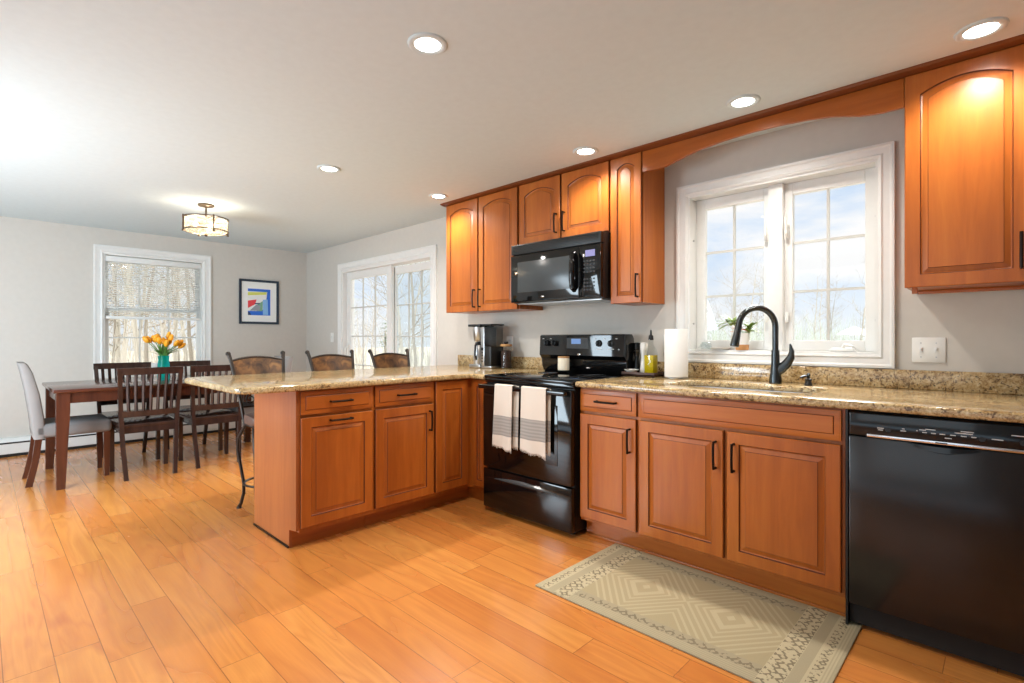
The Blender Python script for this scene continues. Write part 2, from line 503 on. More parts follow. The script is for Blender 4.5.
def tag(o, label, cat, group=None, kind=None):
    if label: o['label'] = label
    if cat: o['category'] = cat
    if group: o['group'] = group
    if kind: o['kind'] = kind
    return o
def thing(name, label, cat, loc=(0, 0, 0), rz=0, group=None):
    o = bpy.data.objects.new(name, None); C.objects.link(o)
    o.location = loc; o.rotation_euler = (0, 0, rz); o.empty_display_size = .1
    return tag(o, label, cat, group)
def struct(o, label, cat=None):
    o['kind'] = 'structure'; o['label'] = label; o['category'] = cat or o.name.split('_')[0].split('.')[0]
    return o
def dup(root, loc, rz=0, label=None, group=None):
    r = root.copy(); C.objects.link(r); r.location = loc; r.rotation_euler = (0, 0, rz)
    if label: r['label'] = label
    if group: r['group'] = group
    for ch in list(root.children):
        c = ch.copy(); C.objects.link(c); c.parent = r
        for g in list(ch.children):
            d = g.copy(); C.objects.link(d); d.parent = c
    return r

# ------------------------------------------------------------------ room shell
XF, YS, ZC = -7.35, 3.31, 2.44       # far wall, sink wall, ceiling
XB, YB = 1.9, -2.0                   # right end wall, wall behind the camera
TH = .16
MB_ = MB
struct(MB().box(XF - TH, XB + TH, YB - TH, YS + TH, -.12, 0).build('floor', 'floor_planks', origin=(0, 0, 0)), 'honey coloured wood plank floor', 'floor')
struct(MB().box(XF - TH, XB + TH, YB - TH, YS + TH, ZC, ZC + .12).build('ceiling', 'ceiling_paint'), 'flat off-white ceiling with recessed lights', 'ceiling')
# far wall with dining window opening
W1 = dict(y0=.976, y1=1.975, z0=.84, z1=2.166)
b = MB()
b.box(XF - TH, XF, YB - TH, W1['y0'], 0, ZC); b.box(XF - TH, XF, W1['y1'], YS + TH, 0, ZC)
b.box(XF - TH, XF, W1['y0'], W1['y1'], 0, W1['z0']); b.box(XF - TH, XF, W1['y0'], W1['y1'], W1['z1'], ZC)
struct(b.build('wall_far', 'wall_paint', smooth=10), 'light grey wall behind the dining table', 'wall')
# sink wall with slider and kitchen window
D1 = dict(x0=-6.292, x1=-4.36, z0=0.0, z1=2.09)
W2 = dict(x0=-1.555, x1=-.497, z0=1.115, z1=2.153)
b = MB()
b.box(XF, D1['x0'], YS, YS + TH, 0, ZC); b.box(D1['x0'], D1['x1'], YS, YS + TH, D1['z1'], ZC)
b.box(D1['x1'], W2['x0'], YS, YS + TH, 0, ZC); b.box(W2['x0'], W2['x1'], YS, YS + TH, 0, W2['z0'])
b.box(W2['x0'], W2['x1'], YS, YS + TH, W2['z1'], ZC); b.box(W2['x1'], XB + TH, YS, YS + TH, 0, ZC)
struct(b.build('wall_sink', 'wall_paint', smooth=10), 'light grey wall behind the cabinets and sliding door', 'wall')
struct(MB().box(XB, XB + TH, YB - TH, YS, 0, ZC).build('wall_right', 'wall_paint'), 'grey end wall of the kitchen outside the frame', 'wall')
struct(MB().box(XF, XB, YB - TH, YB, 0, ZC).build('wall_back', 'wall_paint'), 'grey wall behind the camera', 'wall')

def frame_rect(b, fn, a0, a1, b0, b1, w, d0, d1, steps=None, bottom=True):
    """picture-frame moulding outside the rectangle a0..a1,b0..b1, mitred, with a stepped profile"""
    prof = steps or [(0, d0), (0, d1 * .55), (.18, d1 * .8), (.3, d1 * .62), (.7, d1 * .75), (.82, d1), (1, d1 * .95), (1, d0)]
    rings = []
    for t, d in prof:
        o = w * t
        rings.append([fn(a0 - o, b0 - (o if bottom else 0), d), fn(a1 + o, b0 - (o if bottom else 0), d), fn(a1 + o, b1 + o, d), fn(a0 - o, b1 + o, d)])
    b.loft(rings + [rings[0]], False, False)
    return b

# ---- dining window (window_1)
w1 = bpy.data.objects.new('window_1', None); C.objects.link(w1); w1.location = (XF, 1.475, .84)
struct(w1, 'white dining window with a half lowered blind', 'window')
fx = lambda a, z, d: (XF + d, a, z)
b = MB(); frame_rect(b, fx, W1['y0'], W1['y1'], W1['z0'], W1['z1'], .088, 0, .024)
b.build('casing', 'trim_white', w1, 25)
b = MB()
for q in ((W1['y0'], W1['y0'] + .015, W1['z0'], W1['z1']), (W1['y1'] - .015, W1['y1'], W1['z0'], W1['z1']),
          (W1['y0'] + .015, W1['y1'] - .015, W1['z1'] - .015, W1['z1']), (W1['y0'] + .015, W1['y1'] - .015, W1['z0'], W1['z0'] + .02)):
    b.box(XF - TH + .01, XF + .003, *q)
b.build('jamb', 'trim_white', w1)
def sash(parent, b_fn, a0, a1, z0, z1, d, w=.045, t=.035, cols=3, rows=2, mw=.014, pane='pane', top=None, name='sash'):
    b = MB()
    def bx(p0, p1, q0, q1, dd0, dd1, bev=.003):
        P = b_fn(p0, q0, dd0); Q = b_fn(p1, q1, dd1)
        b.box(P[0], Q[0], P[1], Q[1], P[2], Q[2], bev, seg=1)
    tw = top or w
    bx(a0, a0 + w, z0, z1, d, d - t); bx(a1 - w, a1, z0, z1, d, d - t)
    bx(a0 + w, a1 - w, z0, z0 + w, d - .001, d - t + .001); bx(a0 + w, a1 - w, z1 - tw, z1, d - .001, d - t + .001)
    so = b.build(name, 'trim_white', parent)
    b = MB()
    A0, A1, Z0, Z1 = a0 + w, a1 - w, z0 + w, z1 - tw
    for i in range(1, cols):
        c = A0 + (A1 - A0) * i / cols
        bx(c - mw / 2, c + mw / 2, Z0, Z1, d - t * .35, d - t * .7, 0)
    for i in range(1, rows):
        c = Z0 + (Z1 - Z0) * i / rows
        bx(A0, A1, c - mw / 2, c + mw / 2, d - t * .34, d - t * .71, 0)
    b.build('muntin', 'grille_shaded', so)
    b = MB()
    P = b_fn(A0 - .004, Z0 - .004, d - t * .5); Q = b_fn(A1 + .004, Z1 + .004, d - t * .5 - .004)
    b.box(P[0], Q[0], P[1], Q[1], P[2], Q[2])
    b.build('glass', pane, so)
    return so
sash(w1, fx, W1['y0'] + .015, W1['y1'] - .015, 1.52, W1['z1'] - .015, -.10, cols=3, rows=2)
sash(w1, fx, W1['y0'] + .015, W1['y1'] - .015, W1['z0'] + .02, 1.56, -.062, cols=3, rows=2)
# blind
bl = thing('window_blind', 'white slatted blind half lowered in the dining window', 'blind', (XF - .03, 1.46, 1.44))
b = MB(); b.box(XF - .055, XF - .004, W1['y0'] + .02, W1['y1'] - .02, 2.08, 2.143, .004); b.build('head_rail', 'trim_white', bl)
b = MB()
nsl = 26
for i in range(nsl):
    z = 1.475 + i * (2.07 - 1.475) / (nsl - 1)
    b.prism([(-.022, -.003), (.022, .003), (.022, .005), (-.022, -.001)], lambda a, c, d, z=z: (XF - .03 + a, d, z + c), W1['y0'] + .025, W1['y1'] - .025)
b.build('slat', 'trim_white', bl)['kind'] = 'stuff'
for y in (W1['y0'] + .13, 1.475, W1['y1'] - .13):
    b = MB(); b.box(XF - .031, XF - .029, y - .003, y + .003, 1.45, 2.1); b.build('ladder_cord', 'trim_white', bl)
b = MB(); b.box(XF - .052, XF - .008, W1['y0'] + .022, W1['y1'] - .022, 1.425, 1.458, .004); b.build('bottom_rail', 'trim_white', bl)

# ---- sliding door (door_1)
d1 = bpy.data.objects.new('door_1', None); C.objects.link(d1); d1.location = (-5.26, YS, 0)
struct(d1, 'white sliding glass door with gridded panes', 'door')
fy = lambda a, z, d: (a, YS - d, z)
b = MB(); frame_rect(b, fy, D1['x0'], D1['x1'], 0.0, D1['z1'], .085, 0, .022, bottom=False)
b.build('casing', 'trim_white', d1, 25)
b = MB()
b.box(D1['x0'], D1['x0'] + .03, YS - .003, YS + TH, 0, D1['z1']); b.box(D1['x1'] - .03, D1['x1'], YS - .003, YS + TH, 0, D1['z1'])
b.box(D1['x0'] + .03, D1['x1'] - .03, YS - .003, YS + TH, D1['z1'] - .03, D1['z1']); b.box(D1['x0'] + .03, D1['x1'] - .03, YS, YS + TH, 0, .03)
b.build('jamb', 'trim_white', d1)
s1 = sash(d1, fy, D1['x0'] + .03, -5.215, .03, D1['z1'] - .03, -.05, .095, .04, 3, 5, .014, 'pane', name='door_panel')
s2 = sash(d1, fy, -5.30, D1['x1'] - .03, .03, D1['z1'] - .045, -.11, .085, .04, 3, 5, .014, 'pane_screen', name='door_panel')
b = MB(); b.box(-6.225, -6.20, YS + .025, YS + .05, .9, 1.12, .006); b.tube([(-6.212, YS + .03, .93), (-6.212, YS - .0, .95), (-6.212, YS - .0, 1.07), (-6.212, YS + .03, 1.09)], .009)
b.build('door_handle', 'white_plastic', s1)

# ---- kitchen window (window_2)
w2 = bpy.data.objects.new('window_2', None); C.objects.link(w2); w2.location = (-1.0, YS, 1.115)
struct(w2, 'white double casement window over the sink', 'window')
b = MB(); frame_rect(b, fy, W2['x0'], W2['x1'], W2['z0'], W2['z1'], .07, 0, .024)
b.build('casing', 'trim_white', w2, 25)
b = MB()
y0, y1 = YS - .004, YS + TH
b.box(W2['x0'], W2['x0'] + .015, y0, y1, W2['z0'], W2['z1']); b.box(W2['x1'] - .015, W2['x1'], y0, y1, W2['z0'], W2['z1'])
b.box(W2['x0'] + .015, W2['x1'] - .015, y0, y1, W2['z1'] - .015, W2['z1']); b.box(W2['x0'] + .015, W2['x1'] - .015, y0, y1, W2['z0'] - .0, W2['z0'] + .012)
b.build('jamb', 'trim_white', w2)
b = MB()
b.box(-1.062, -.982, YS + .05, YS + .15, W2['z0'] + .012, W2['z1'] - .015, .004)
b.build('mullion', 'trim_white', w2)
def casement(x0, x1):
    return sash(w2, fy, x0, x1, W2['z0'] + .012, W2['z1'] - .015, -.095, .062, .04, 2, 3, .014, 'pane_kitchen', .07)
k1 = casement(W2['x0'] + .015, -1.04)
k2 = casement(-1.0, W2['x1'] - .015)
for xx in (-1.08, -.965):
    b = MB()
    b.box(xx - .012, xx + .012, YS + .064, YS + .08, 1.80, 1.87, .004)
    b.tube([(xx, YS + .06, 1.81), (xx + .004, YS + .045, 1.83), (xx, YS + .045, 1.93)], [.007, .007, .005])
    b.build('sash_lock', 'white_plastic', w2)
    b = MB(); b.box(xx - .01, xx + .01, YS + .066, YS + .08, 1.30, 1.36, .004); b.build('sash_lock', 'white_plastic', w2)
b = MB()
b.prism([(-.068, 0), (.068, 0), (.05, .02), (-.05, .02)], lambda a, c, d: (-.67 + a, d, 1.128 + c), YS + .03, YS + .08, bev=.004)
b.tube([(-.67, YS + .04, 1.145), (-.66, YS + .03, 1.165), (-.62, YS + .028, 1.155)], .007)
b.build('crank_handle', 'white_plastic', w2)
for z in (1.30, 1.86):
    for xa, xb in ((W2['x1'] - .015, W2['x1'] - .024), (W2['x0'] + .015, W2['x0'] + .024)):
        b = MB(); b.cyl((xa, YS + .05, z), (xb, YS + .05, z), .006); b.build('screen_clip', 'steel', w2)

# ---- baseboard heater on far wall
bh = thing('baseboard_heater', 'long white baseboard heater along the far wall', 'heater', (XF + .03, .6, 0))
b = MB()
b.prism([(0, .03), (.06, .03), (.065, .045), (.065, .15), (.04, .185), (0, .19)], lambda a, c, d: (XF + a + .001, d, c), YB + .02, 3.2)
b.build('cover', 'heater_white', bh)
b = MB(); b.box(XF + .004, XF + .055, YB + .03, 3.19, .0, .03); b.build('lower_slot', 'dark_gap', bh)
b = MB(); b.prism([(.064, .132), (.068, .132), (.068, .148), (.064, .148)], lambda a, c, d: (XF + a + .001, d, c), YB + .04, 3.18); b.build('louvre', 'black_matte', bh)
b = MB(); b.box(XF, D1['x0'] - .09, YS - .014, YS, 0, .1, .003); struct(b.build('baseboard_sink', 'trim_white'), 'white baseboard beside the sliding door', 'baseboard')

# ------------------------------------------------------------------ cabinets
FS = lambda Yf: (lambda u, z, d: (u, Yf - d, z))       # sink wall front: u = x, outwards -y
FP = lambda Xf: (lambda u, z, d: (Xf + d, u, z))       # peninsula front: u = y, outwards +x
def door(fn, u0, u1, z0, z1, parent, mat='cherry_v', arch=False, name='door', rail=.057, t=.02, slab=False):
    b = MB()
    def ring(i, d, rise=0.0):
        r = [fn(u0 + i, z0 + i, d), fn(u1 - i, z0 + i, d)]
        N = 14 if arch else 2
        for k in range(N):
            s_ = k / (N - 1)
            c = (2 * s_ - 1) ** 2
            r.append(fn(u1 - i - s_ * (u1 - u0 - 2 * i), z1 - i - rise * c, d))
        return r
    rs = min(.042, (u1 - u0) * .13) if arch else 0
    rings = [ring(0, .0), ring(0, t - .004), ring(.004, t), ring(rail, t, rs), ring(rail + .004, t - .007, rs),
             ring(rail + .008, t - .009, rs), ring(rail + .028, t - .0035, rs), ring(rail + .030, t - .001, rs)]
    mis = [1, 0, 0, 1, 0, 0, 1]  # outermost dark ring paints gap shade on door edges, inner ones are glaze
    if slab:
        rings = [ring(0, 0), ring(0, t - .007), ring(.006, t - .005), ring(.026, t - .0045), ring(.0285, t - .001), ring(.031, t)]
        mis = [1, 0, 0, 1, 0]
    b.loft(rings, True, True, mis=mis)
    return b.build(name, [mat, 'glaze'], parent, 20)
def pull(fn, u, z, parent, vertical=True, L=.136):
    b = MB()
    h = L / 2
    def P(a, d): return fn(u, z + a, d) if vertical else fn(u + a, z, d)
    b.tube([P(-h, .027), P(-h * .5, .030), P(0, .031), P(h * .5, .030), P(h, .027)], .0062, 8)
    for q in (-h + .004, h - .004):
        b.tube([P(q, 0), P(q, .029)], [.0065, .005], 8)
    return b.build('handle', 'bronze', parent)

def on(fn, t=.02):
    return lambda u, z, d: fn(u, z, d + t)

SF = 2.53                       # sink-run face frame plane
f_s = FS(SF)
def sink_cab(label, x0, x1, hollow=False):
    c = thing('base_cabinet', label, 'cabinet', ((x0 + x1) / 2, 2.86, 0))
    b = MB()
    if hollow:
        b.box(x0, x0 + .018, SF + .02, YS - .01, .11, .908); b.box(x1 - .018, x1, SF + .02, YS - .01, .11, .908)
        b.box(x0, x1, SF, SF + .02, .11, .908); b.box(x0 + .018, x1 - .018, YS - .02, YS - .01, .11, .908); b.box(x0 + .018, x1 - .018, SF + .02, YS - .02, .11, .128)
    else:
        b.box(x0, x1, SF, YS - .01, .11, .908)
    b.build('body', 'cherry_v', c)
    b = MB(); b.box(x0, x1, SF + .058, SF + .074, 0, .11); b.box(x0, x1, SF + .048, SF + .058, 0, .02, .004); b.build('toe_board', 'cherry_x', c)
    return c
# left of sink
c = sink_cab('narrow wooden base cabinet between the range and the sink cabinet', -1.862, -1.469)
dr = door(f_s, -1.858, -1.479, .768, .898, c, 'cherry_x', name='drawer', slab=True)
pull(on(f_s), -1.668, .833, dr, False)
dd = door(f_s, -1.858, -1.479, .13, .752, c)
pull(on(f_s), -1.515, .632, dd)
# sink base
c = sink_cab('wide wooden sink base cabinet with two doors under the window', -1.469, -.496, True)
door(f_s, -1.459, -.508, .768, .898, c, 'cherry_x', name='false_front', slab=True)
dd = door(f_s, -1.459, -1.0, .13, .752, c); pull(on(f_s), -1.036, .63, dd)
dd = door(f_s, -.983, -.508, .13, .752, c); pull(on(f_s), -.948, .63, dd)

# peninsula
PF = -2.87
f_p = FP(PF)
c = thing('base_cabinet', 'wooden peninsula end cabinet with a drawer over a pull-out door', 'cabinet', (-3.18, 1.48, 0))
b = MB(); b.box(-3.49, PF, 1.25, 1.716, .105, .908); b.build('body', 'cherry_v', c)
b = MB(); b.box(-3.504, -3.49, 1.25, 1.716, 0, .908); b.build('back_panel', 'cherry_v', c)
b = MB(); b.prism([(-3.50, 0), (-2.965, 0), (-2.965, .105), (-2.875, .118), (-2.875, .908), (-3.50, .908)], lambda a, z, d: (a, d, z), 1.234, 1.25); b.build('end_panel', 'cherry_end', c)
b = MB(); b.box(-3.5, -2.966, 1.226, 1.234, 0, .012, .002); b.build('shoe_molding', 'bronze', c)
b = MB(); b.box(-2.98, -2.966, 1.25, 1.716, 0, .105); b.build('toe_board', 'cherry_y', c)
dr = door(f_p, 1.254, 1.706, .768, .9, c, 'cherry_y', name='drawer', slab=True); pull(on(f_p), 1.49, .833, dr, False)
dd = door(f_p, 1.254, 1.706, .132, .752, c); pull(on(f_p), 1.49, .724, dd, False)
c = thing('base_cabinet', 'wooden peninsula cabinet with a drawer, between the end cabinet and the corner', 'cabinet', (-3.18, 1.95, 0))
b = MB(); b.box(-3.49, PF, 1.716, 2.186, .105, .908); b.build('body', 'cherry_v', c)
b = MB(); b.box(-3.504, -3.49, 1.716, 2.186, 0, .908); b.build('back_panel', 'cherry_v', c)
b = MB(); b.box(-2.98, -2.962, 1.716, 2.186, 0, .105); b.build('toe_board', 'cherry_y', c)
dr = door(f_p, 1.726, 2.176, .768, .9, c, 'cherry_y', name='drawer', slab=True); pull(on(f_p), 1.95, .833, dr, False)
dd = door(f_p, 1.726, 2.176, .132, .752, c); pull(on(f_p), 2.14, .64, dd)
c = thing('base_cabinet', 'wooden corner base cabinet with two doors meeting beside the range', 'cabinet', (-3.1, 2.75, 0))
b = MB()
b.prism([(-3.49, 2.186), (PF, 2.186), (PF, SF), (-2.668, SF), (-2.668, YS - .01), (-3.49, YS - .01)], lambda a, y, z: (a, y, z), .105, .908)
b.build('body', 'cherry_v', c)
b = MB(); b.box(-2.98, -2.962, 2.186, 2.59, 0, .105); b.box(-2.98, -2.668, 2.588, 2.604, 0, .105); b.build('toe_board', 'cherry_y', c)
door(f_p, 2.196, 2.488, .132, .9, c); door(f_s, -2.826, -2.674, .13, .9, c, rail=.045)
b = MB(); b.box(-3.504, -3.49, 2.186, YS - .01, 0, .908); b.build('back_panel', 'cherry_v', c)

# wall cabinets
UF = 3.02
f_u = FS(UF)
def wall_cab(label, x0, x1, z0, z1, doors):
    c = thing('wall_cabinet', label, 'cabinet', ((x0 + x1) / 2, 3.14, z0))
    b = MB(); b.box(x0, x1, UF, YS - .002, z0, z1); b.build('body', 'cherry_v', c)
    return c
c = wall_cab('tall double-door wall cabinet left of the microwave', -3.748, -2.832, 1.438, 2.424, 0)
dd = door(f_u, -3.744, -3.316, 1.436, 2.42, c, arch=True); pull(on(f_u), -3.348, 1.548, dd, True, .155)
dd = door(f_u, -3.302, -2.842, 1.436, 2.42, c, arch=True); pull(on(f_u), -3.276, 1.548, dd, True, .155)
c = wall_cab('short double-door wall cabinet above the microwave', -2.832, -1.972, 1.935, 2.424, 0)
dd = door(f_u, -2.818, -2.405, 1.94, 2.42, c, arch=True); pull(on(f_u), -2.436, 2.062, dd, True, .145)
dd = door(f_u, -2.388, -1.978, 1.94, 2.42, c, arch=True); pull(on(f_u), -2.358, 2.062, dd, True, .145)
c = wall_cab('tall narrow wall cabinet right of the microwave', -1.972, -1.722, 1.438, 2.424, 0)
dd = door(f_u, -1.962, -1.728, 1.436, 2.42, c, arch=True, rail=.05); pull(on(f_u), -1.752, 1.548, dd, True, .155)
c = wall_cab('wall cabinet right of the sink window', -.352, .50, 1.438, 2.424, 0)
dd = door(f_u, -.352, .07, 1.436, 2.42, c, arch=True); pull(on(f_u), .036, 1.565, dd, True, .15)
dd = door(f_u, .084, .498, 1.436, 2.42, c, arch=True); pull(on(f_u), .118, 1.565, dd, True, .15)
b = MB(); b.box(-.33, -.31, 3.05, 3.08, 1.41, 1.438); b.box(-.33, .5, 3.24, 3.262, 1.42, 1.438, .003); b.build('light_rail', 'cherry_x', c)
# valance
prof = [(-1.72, 2.418), (-1.72, 2.285), (-1.60, 2.282), (-1.56, 2.286), (-1.50, 2.299), (-1.43, 2.317), (-1.33, 2.336), (-1.2, 2.35), (-1.04, 2.356), (-.9, 2.353), (-.76, 2.343),
        (-.65, 2.327), (-.58, 2.308), (-.53, 2.294), (-.47, 2.285), (-.43, 2.282), (-.354, 2.282), (-.354, 2.418)]
b = MB(); b.prism(prof, lambda a, z, d: (a, d, z), 3.004, 3.024, bev=.002)
tag(b.build('window_valance', 'cherry_x'), 'arched wooden valance spanning over the sink window', 'valance')
# crown along the ceiling
b = MB()
b.prism([(3.03, 2.4215), (2.996, 2.4215), (2.988, 2.425), (2.972, 2.426), (2.957, 2.433), (2.953, 2.4395), (3.03, 2.4395)], lambda y, z, x: (x, y, z), -3.776, .53)
b.prism([(0, 2.4215), (-.01, 2.425), (-.02, 2.426), (-.03, 2.433), (-.034, 2.4395), (0, 2.4395)], lambda a, z, y: (-3.748 + a, y, z), 2.96, YS - .002)
struct(b.build('trim_1', 'crown_wood'), 'dark wooden crown molding between cabinets and ceiling', 'trim')

# ------------------------------------------------------------------ worktops
def rounded(poly, rad, n=8):
    out = []
    N = len(poly)
    for i, p in enumerate(poly):
        r = rad.get(i, 0)
        if not r:
            out.append(p); continue
        p = Vector(p); a = Vector(poly[i - 1]); c = Vector(poly[(i + 1) % N])
        da = (a - p).normalized(); dc = (c - p).normalized()
        s, e = p + da * r, p + dc * r
        cen = p + da * r + dc * r
        for k in range(n + 1):
            th = (PI / 2) * k / n
            q = cen + (s - cen) * math.cos(th) + (e - cen) * math.sin(th)
            out.append((q.x, q.y))
    return out
def slab(poly, hole, z0, z1, bev):
    b = MB(); bm = b.bm
    def loop(p, z): return [bm.verts.new((x, y, z)) for x, y in p]
    top = loop(poly, z1)
    es = [bm.edges.new((top[i], top[(i + 1) % len(top)])) for i in range(len(top))]
    if hole:
        h = loop(hole, z1)
        es += [bm.edges.new((h[i], h[(i + 1) % len(h)])) for i in range(len(h))]
    r = bmesh.ops.triangle_fill(bm, edges=es, use_beauty=True)
    faces = [f for f in r['geom'] if isinstance(f, bmesh.types.BMFace)]
    ex = bmesh.ops.extrude_face_region(bm, geom=faces, use_keep_orig=True)
    vs = [v for v in ex['geom'] if isinstance(v, bmesh.types.BMVert)]
    for v in vs: v.co.z = z0
    bmesh.ops.recalc_face_normals(bm, faces=bm.faces)
    ed = [e for e in bm.edges if len(e.link_faces) == 2 and abs(e.verts[0].co.z - e.verts[1].co.z) < 1e-5 and e.calc_face_angle(0) > 1.0]
    bmesh.ops.bevel(bm, geom=ed, offset=bev, segments=4, affect='EDGES', profile=.5)
    return b
ZT, ZB = .944, .9085
wt = thing('worktop', 'granite worktop with the sink cut into it', 'worktop', (-.9, 2.87, ZB))
hole = rounded([(-1.42, 2.665), (-.66, 2.665), (-.66, 3.07), (-1.42, 3.07)], {0: .13, 1: .13, 2: .10, 3: .10})
slab([(-1.867, 2.478), (.9, 2.478), (.9, YS - .004), (-1.867, YS - .004)], list(reversed(hole)), ZB, ZT, .013).build('slab', 'granite', wt)
b = MB(); b.box(-1.867, .9, YS - .024, YS - .002, ZT, 1.04, .003); b.build('backsplash', 'granite', wt)
wt2 = thing('worktop', 'granite worktop on the peninsula running left of the range to the wall', 'worktop', (-3.3, 1.9, ZB))
poly = rounded([(-2.815, .918), (-2.815, 2.478), (-2.664, 2.478), (-2.664, YS - .004), (-3.92, YS - .004), (-3.92, .918)], {0: .14, 5: .12})
slab(poly, None, ZB, ZT, .013).build('slab', 'granite', wt2)
b = MB(); b.box(-3.92, -2.664, YS - .024, YS - .002, ZT, 1.04, .003); b.build('backsplash', 'granite', wt2)

# ------------------------------------------------------------------ sink, faucet, soap
sk = thing('sink', 'stainless steel undermount sink set in the granite', 'sink', (-1.04, 2.87, .71))
b = MB()
def rr(x0, x1, y0, y1, r, z): return [(x, y, z) for x, y in rounded([(x0, y0), (x1, y0), (x1, y1), (x0, y1)], {0: r, 1: r, 2: r, 3: r}, 6)]
b.loft([rr(-1.45, -.63, 2.64, 3.095, .12, .9075), rr(-1.43, -.65, 2.657, 3.078, .12, .9075), rr(-1.42, -.66, 2.667, 3.068, .115, .78), rr(-1.39, -.69, 2.70, 3.04, .09, .72), rr(-1.1, -.98, 2.81, 2.93, .05, .715)], False, True)
b.build('basin', 'sink_steel', sk, 40)
b = MB(); b.lathe([(.045, 0), (.045, .004), (.03, .006), (.02, .003)], (-1.04, 2.87, .7155)); b.build('drain', 'chrome', sk)

fa = thing('kitchen_faucet', 'dark gooseneck faucet with pull-down spray behind the sink', 'faucet', (-.94, 3.135, ZT))
fx0, fy0 = -.953, 3.135
b = MB()
b.lathe([(.03, 0), (.033, .004), (.032, .03), (.027, .06), (.0225, .11), (.021, .19)], (fx0, fy0, ZT), 24)
b.build('base', 'faucet_metal', fa)
dv = Vector((-.66, -.75, 0)).normalized()
b = MB()
pts = []
zt = 1.265; rr_ = .108
for z in (1.12, 1.16, 1.2, 1.24): pts.append(Vector((fx0, fy0, z)))
for k in range(0, 15):
    a = PI * k / 14 * .965
    pts.append(Vector((fx0, fy0, zt)) + dv * (rr_ * (1 - math.cos(a))) + Vector((0, 0, rr_ * math.sin(a))))
b.tube(pts, .0165, 14)
b.build('spout', 'faucet_metal', fa)
e = pts[-1]; dn = (pts[-1] - pts[-2]).normalized()
b = MB(); b.tube([e, e + dn * .015, e + dn * .04, e + dn * .09, e + dn * .12, e + dn * .125], [.0165, .018, .0185, .0225, .0245, .0225], 16)
b.build('spray_head', 'faucet_metal', fa)
b = MB()
hd = Vector((.82, .1, 0)).normalized()
base = Vector((fx0, fy0, 1.005))
b.tube([base, base + hd * .028 + Vector((0, 0, .025)), base + hd * .058 + Vector((0, 0, .055)), base + hd * .078 + Vector((0, 0, .09)), base + hd * .082 + Vector((0, 0, .125)), base + hd * .074 + Vector((0, 0, .165))],
       [.024, .028, .025, .02, .013, .004], 12, flat=.7)
b.build('lever', 'faucet_metal', fa)
sd = thing('soap_dispenser', 'small dark soap dispenser right of the faucet', 'soap dispenser', (-.785, 3.13, ZT))
b = MB(); b.lathe([(.019, 0), (.021, .003), (.018, .012), (.014, .024), (.018, .03), (.018, .036), (.008, .04), (.008, .048)], (-.785, 3.13, ZT), 20); b.build('base', 'black_matte', sd)
b = MB(); b.sphere((-.785, 3.13, ZT + .058), .011); b.tube([(-.785, 3.13, ZT + .05), (-.8, 3.105, ZT + .052), (-.812, 3.085, ZT + .044)], .006, 10); b.build('pump_head', 'faucet_metal', sd)

# ------------------------------------------------------------------ range
SX0, SX1 = -2.652, -1.872
rg = thing('kitchen_range', 'black electric range with two towels on its oven handle', 'oven', ((SX0 + SX1) / 2, 2.8, 0))
b = MB(); b.box(SX0 + .004, SX1 - .004, 2.492, 3.19, .03, .925); b.build('body', 'black_matte', rg)
for x in (SX0 + .06, SX1 - .06):
    for y in (2.54, 3.14):
        b = MB(); b.cyl((x, y, 0), (x, y, .032), .018); b.build('leveling_foot', 'black_matte', rg)
b = MB(); b.box(SX0, SX1, 2.462, 3.2, .925, .947, .007)
ck = b.build('cooktop', 'black_glass', rg)
for (x, y, r_) in ((-2.46, 2.66, .10), (-2.07, 2.66, .085), (-2.46, 2.93, .075), (-2.07, 2.93, .10)):
    for q in (r_, r_ * .55):
        b = MB(); b.lathe([(q, 0), (q, .0006), (q - .004, .0006), (q - .004, 0)], (x, y, .947), 40, False); b.build('burner_ring', 'burner_ring', ck)
b = MB(); b.box(SX0 + .004, SX1 - .004, 2.47, 2.492, .895, .925, .004); b.build('front_rail', 'black_gloss', rg)
b = MB(); b.box(SX0 + .004, SX1 - .004, 2.45, 2.492, .312, .888, .008)
od = b.build('oven_door', 'black_gloss', rg)
b = MB(); b.box(-2.545, -1.98, 2.4475, 2.452, .42, .79, .0015); b.build('oven_window', 'oven_window', od)
b = MB(); b.box(SX0 + .012, SX1 - .012, 2.392, 2.412, .858, .888, .008, seg=3)
for x in (SX0 + .04, SX1 - .04): b.box(x - .018, x + .018, 2.41, 2.452, .86, .886, .004)
b.build('door_handle', 'black_gloss', od)
b = MB(); b.box(SX0 + .004, SX1 - .004, 2.452, 2.492, .032, .302, .008)
dw_ = b.build('storage_drawer', 'black_gloss', rg)
b = MB()
N = 24; r0 = []; r1 = []
rings = []
for i in range(N + 1):
    s_ = i / N; x = -2.53 + s_ * .54; h = .004 + .013 * math.sin(PI * s_)
    zc = .242 - .0 * s_ + .010 * math.sin(PI * s_)
    rings.append([(x, 2.4525, zc - h), (x, 2.446 - .006 * math.sin(PI * s_), zc - h * .3), (x, 2.446 - .004 * math.sin(PI * s_), zc + h * .4), (x, 2.4525, zc + h)])
b.loft(rings); b.build('drawer_grip', 'mw_glass', dw_)
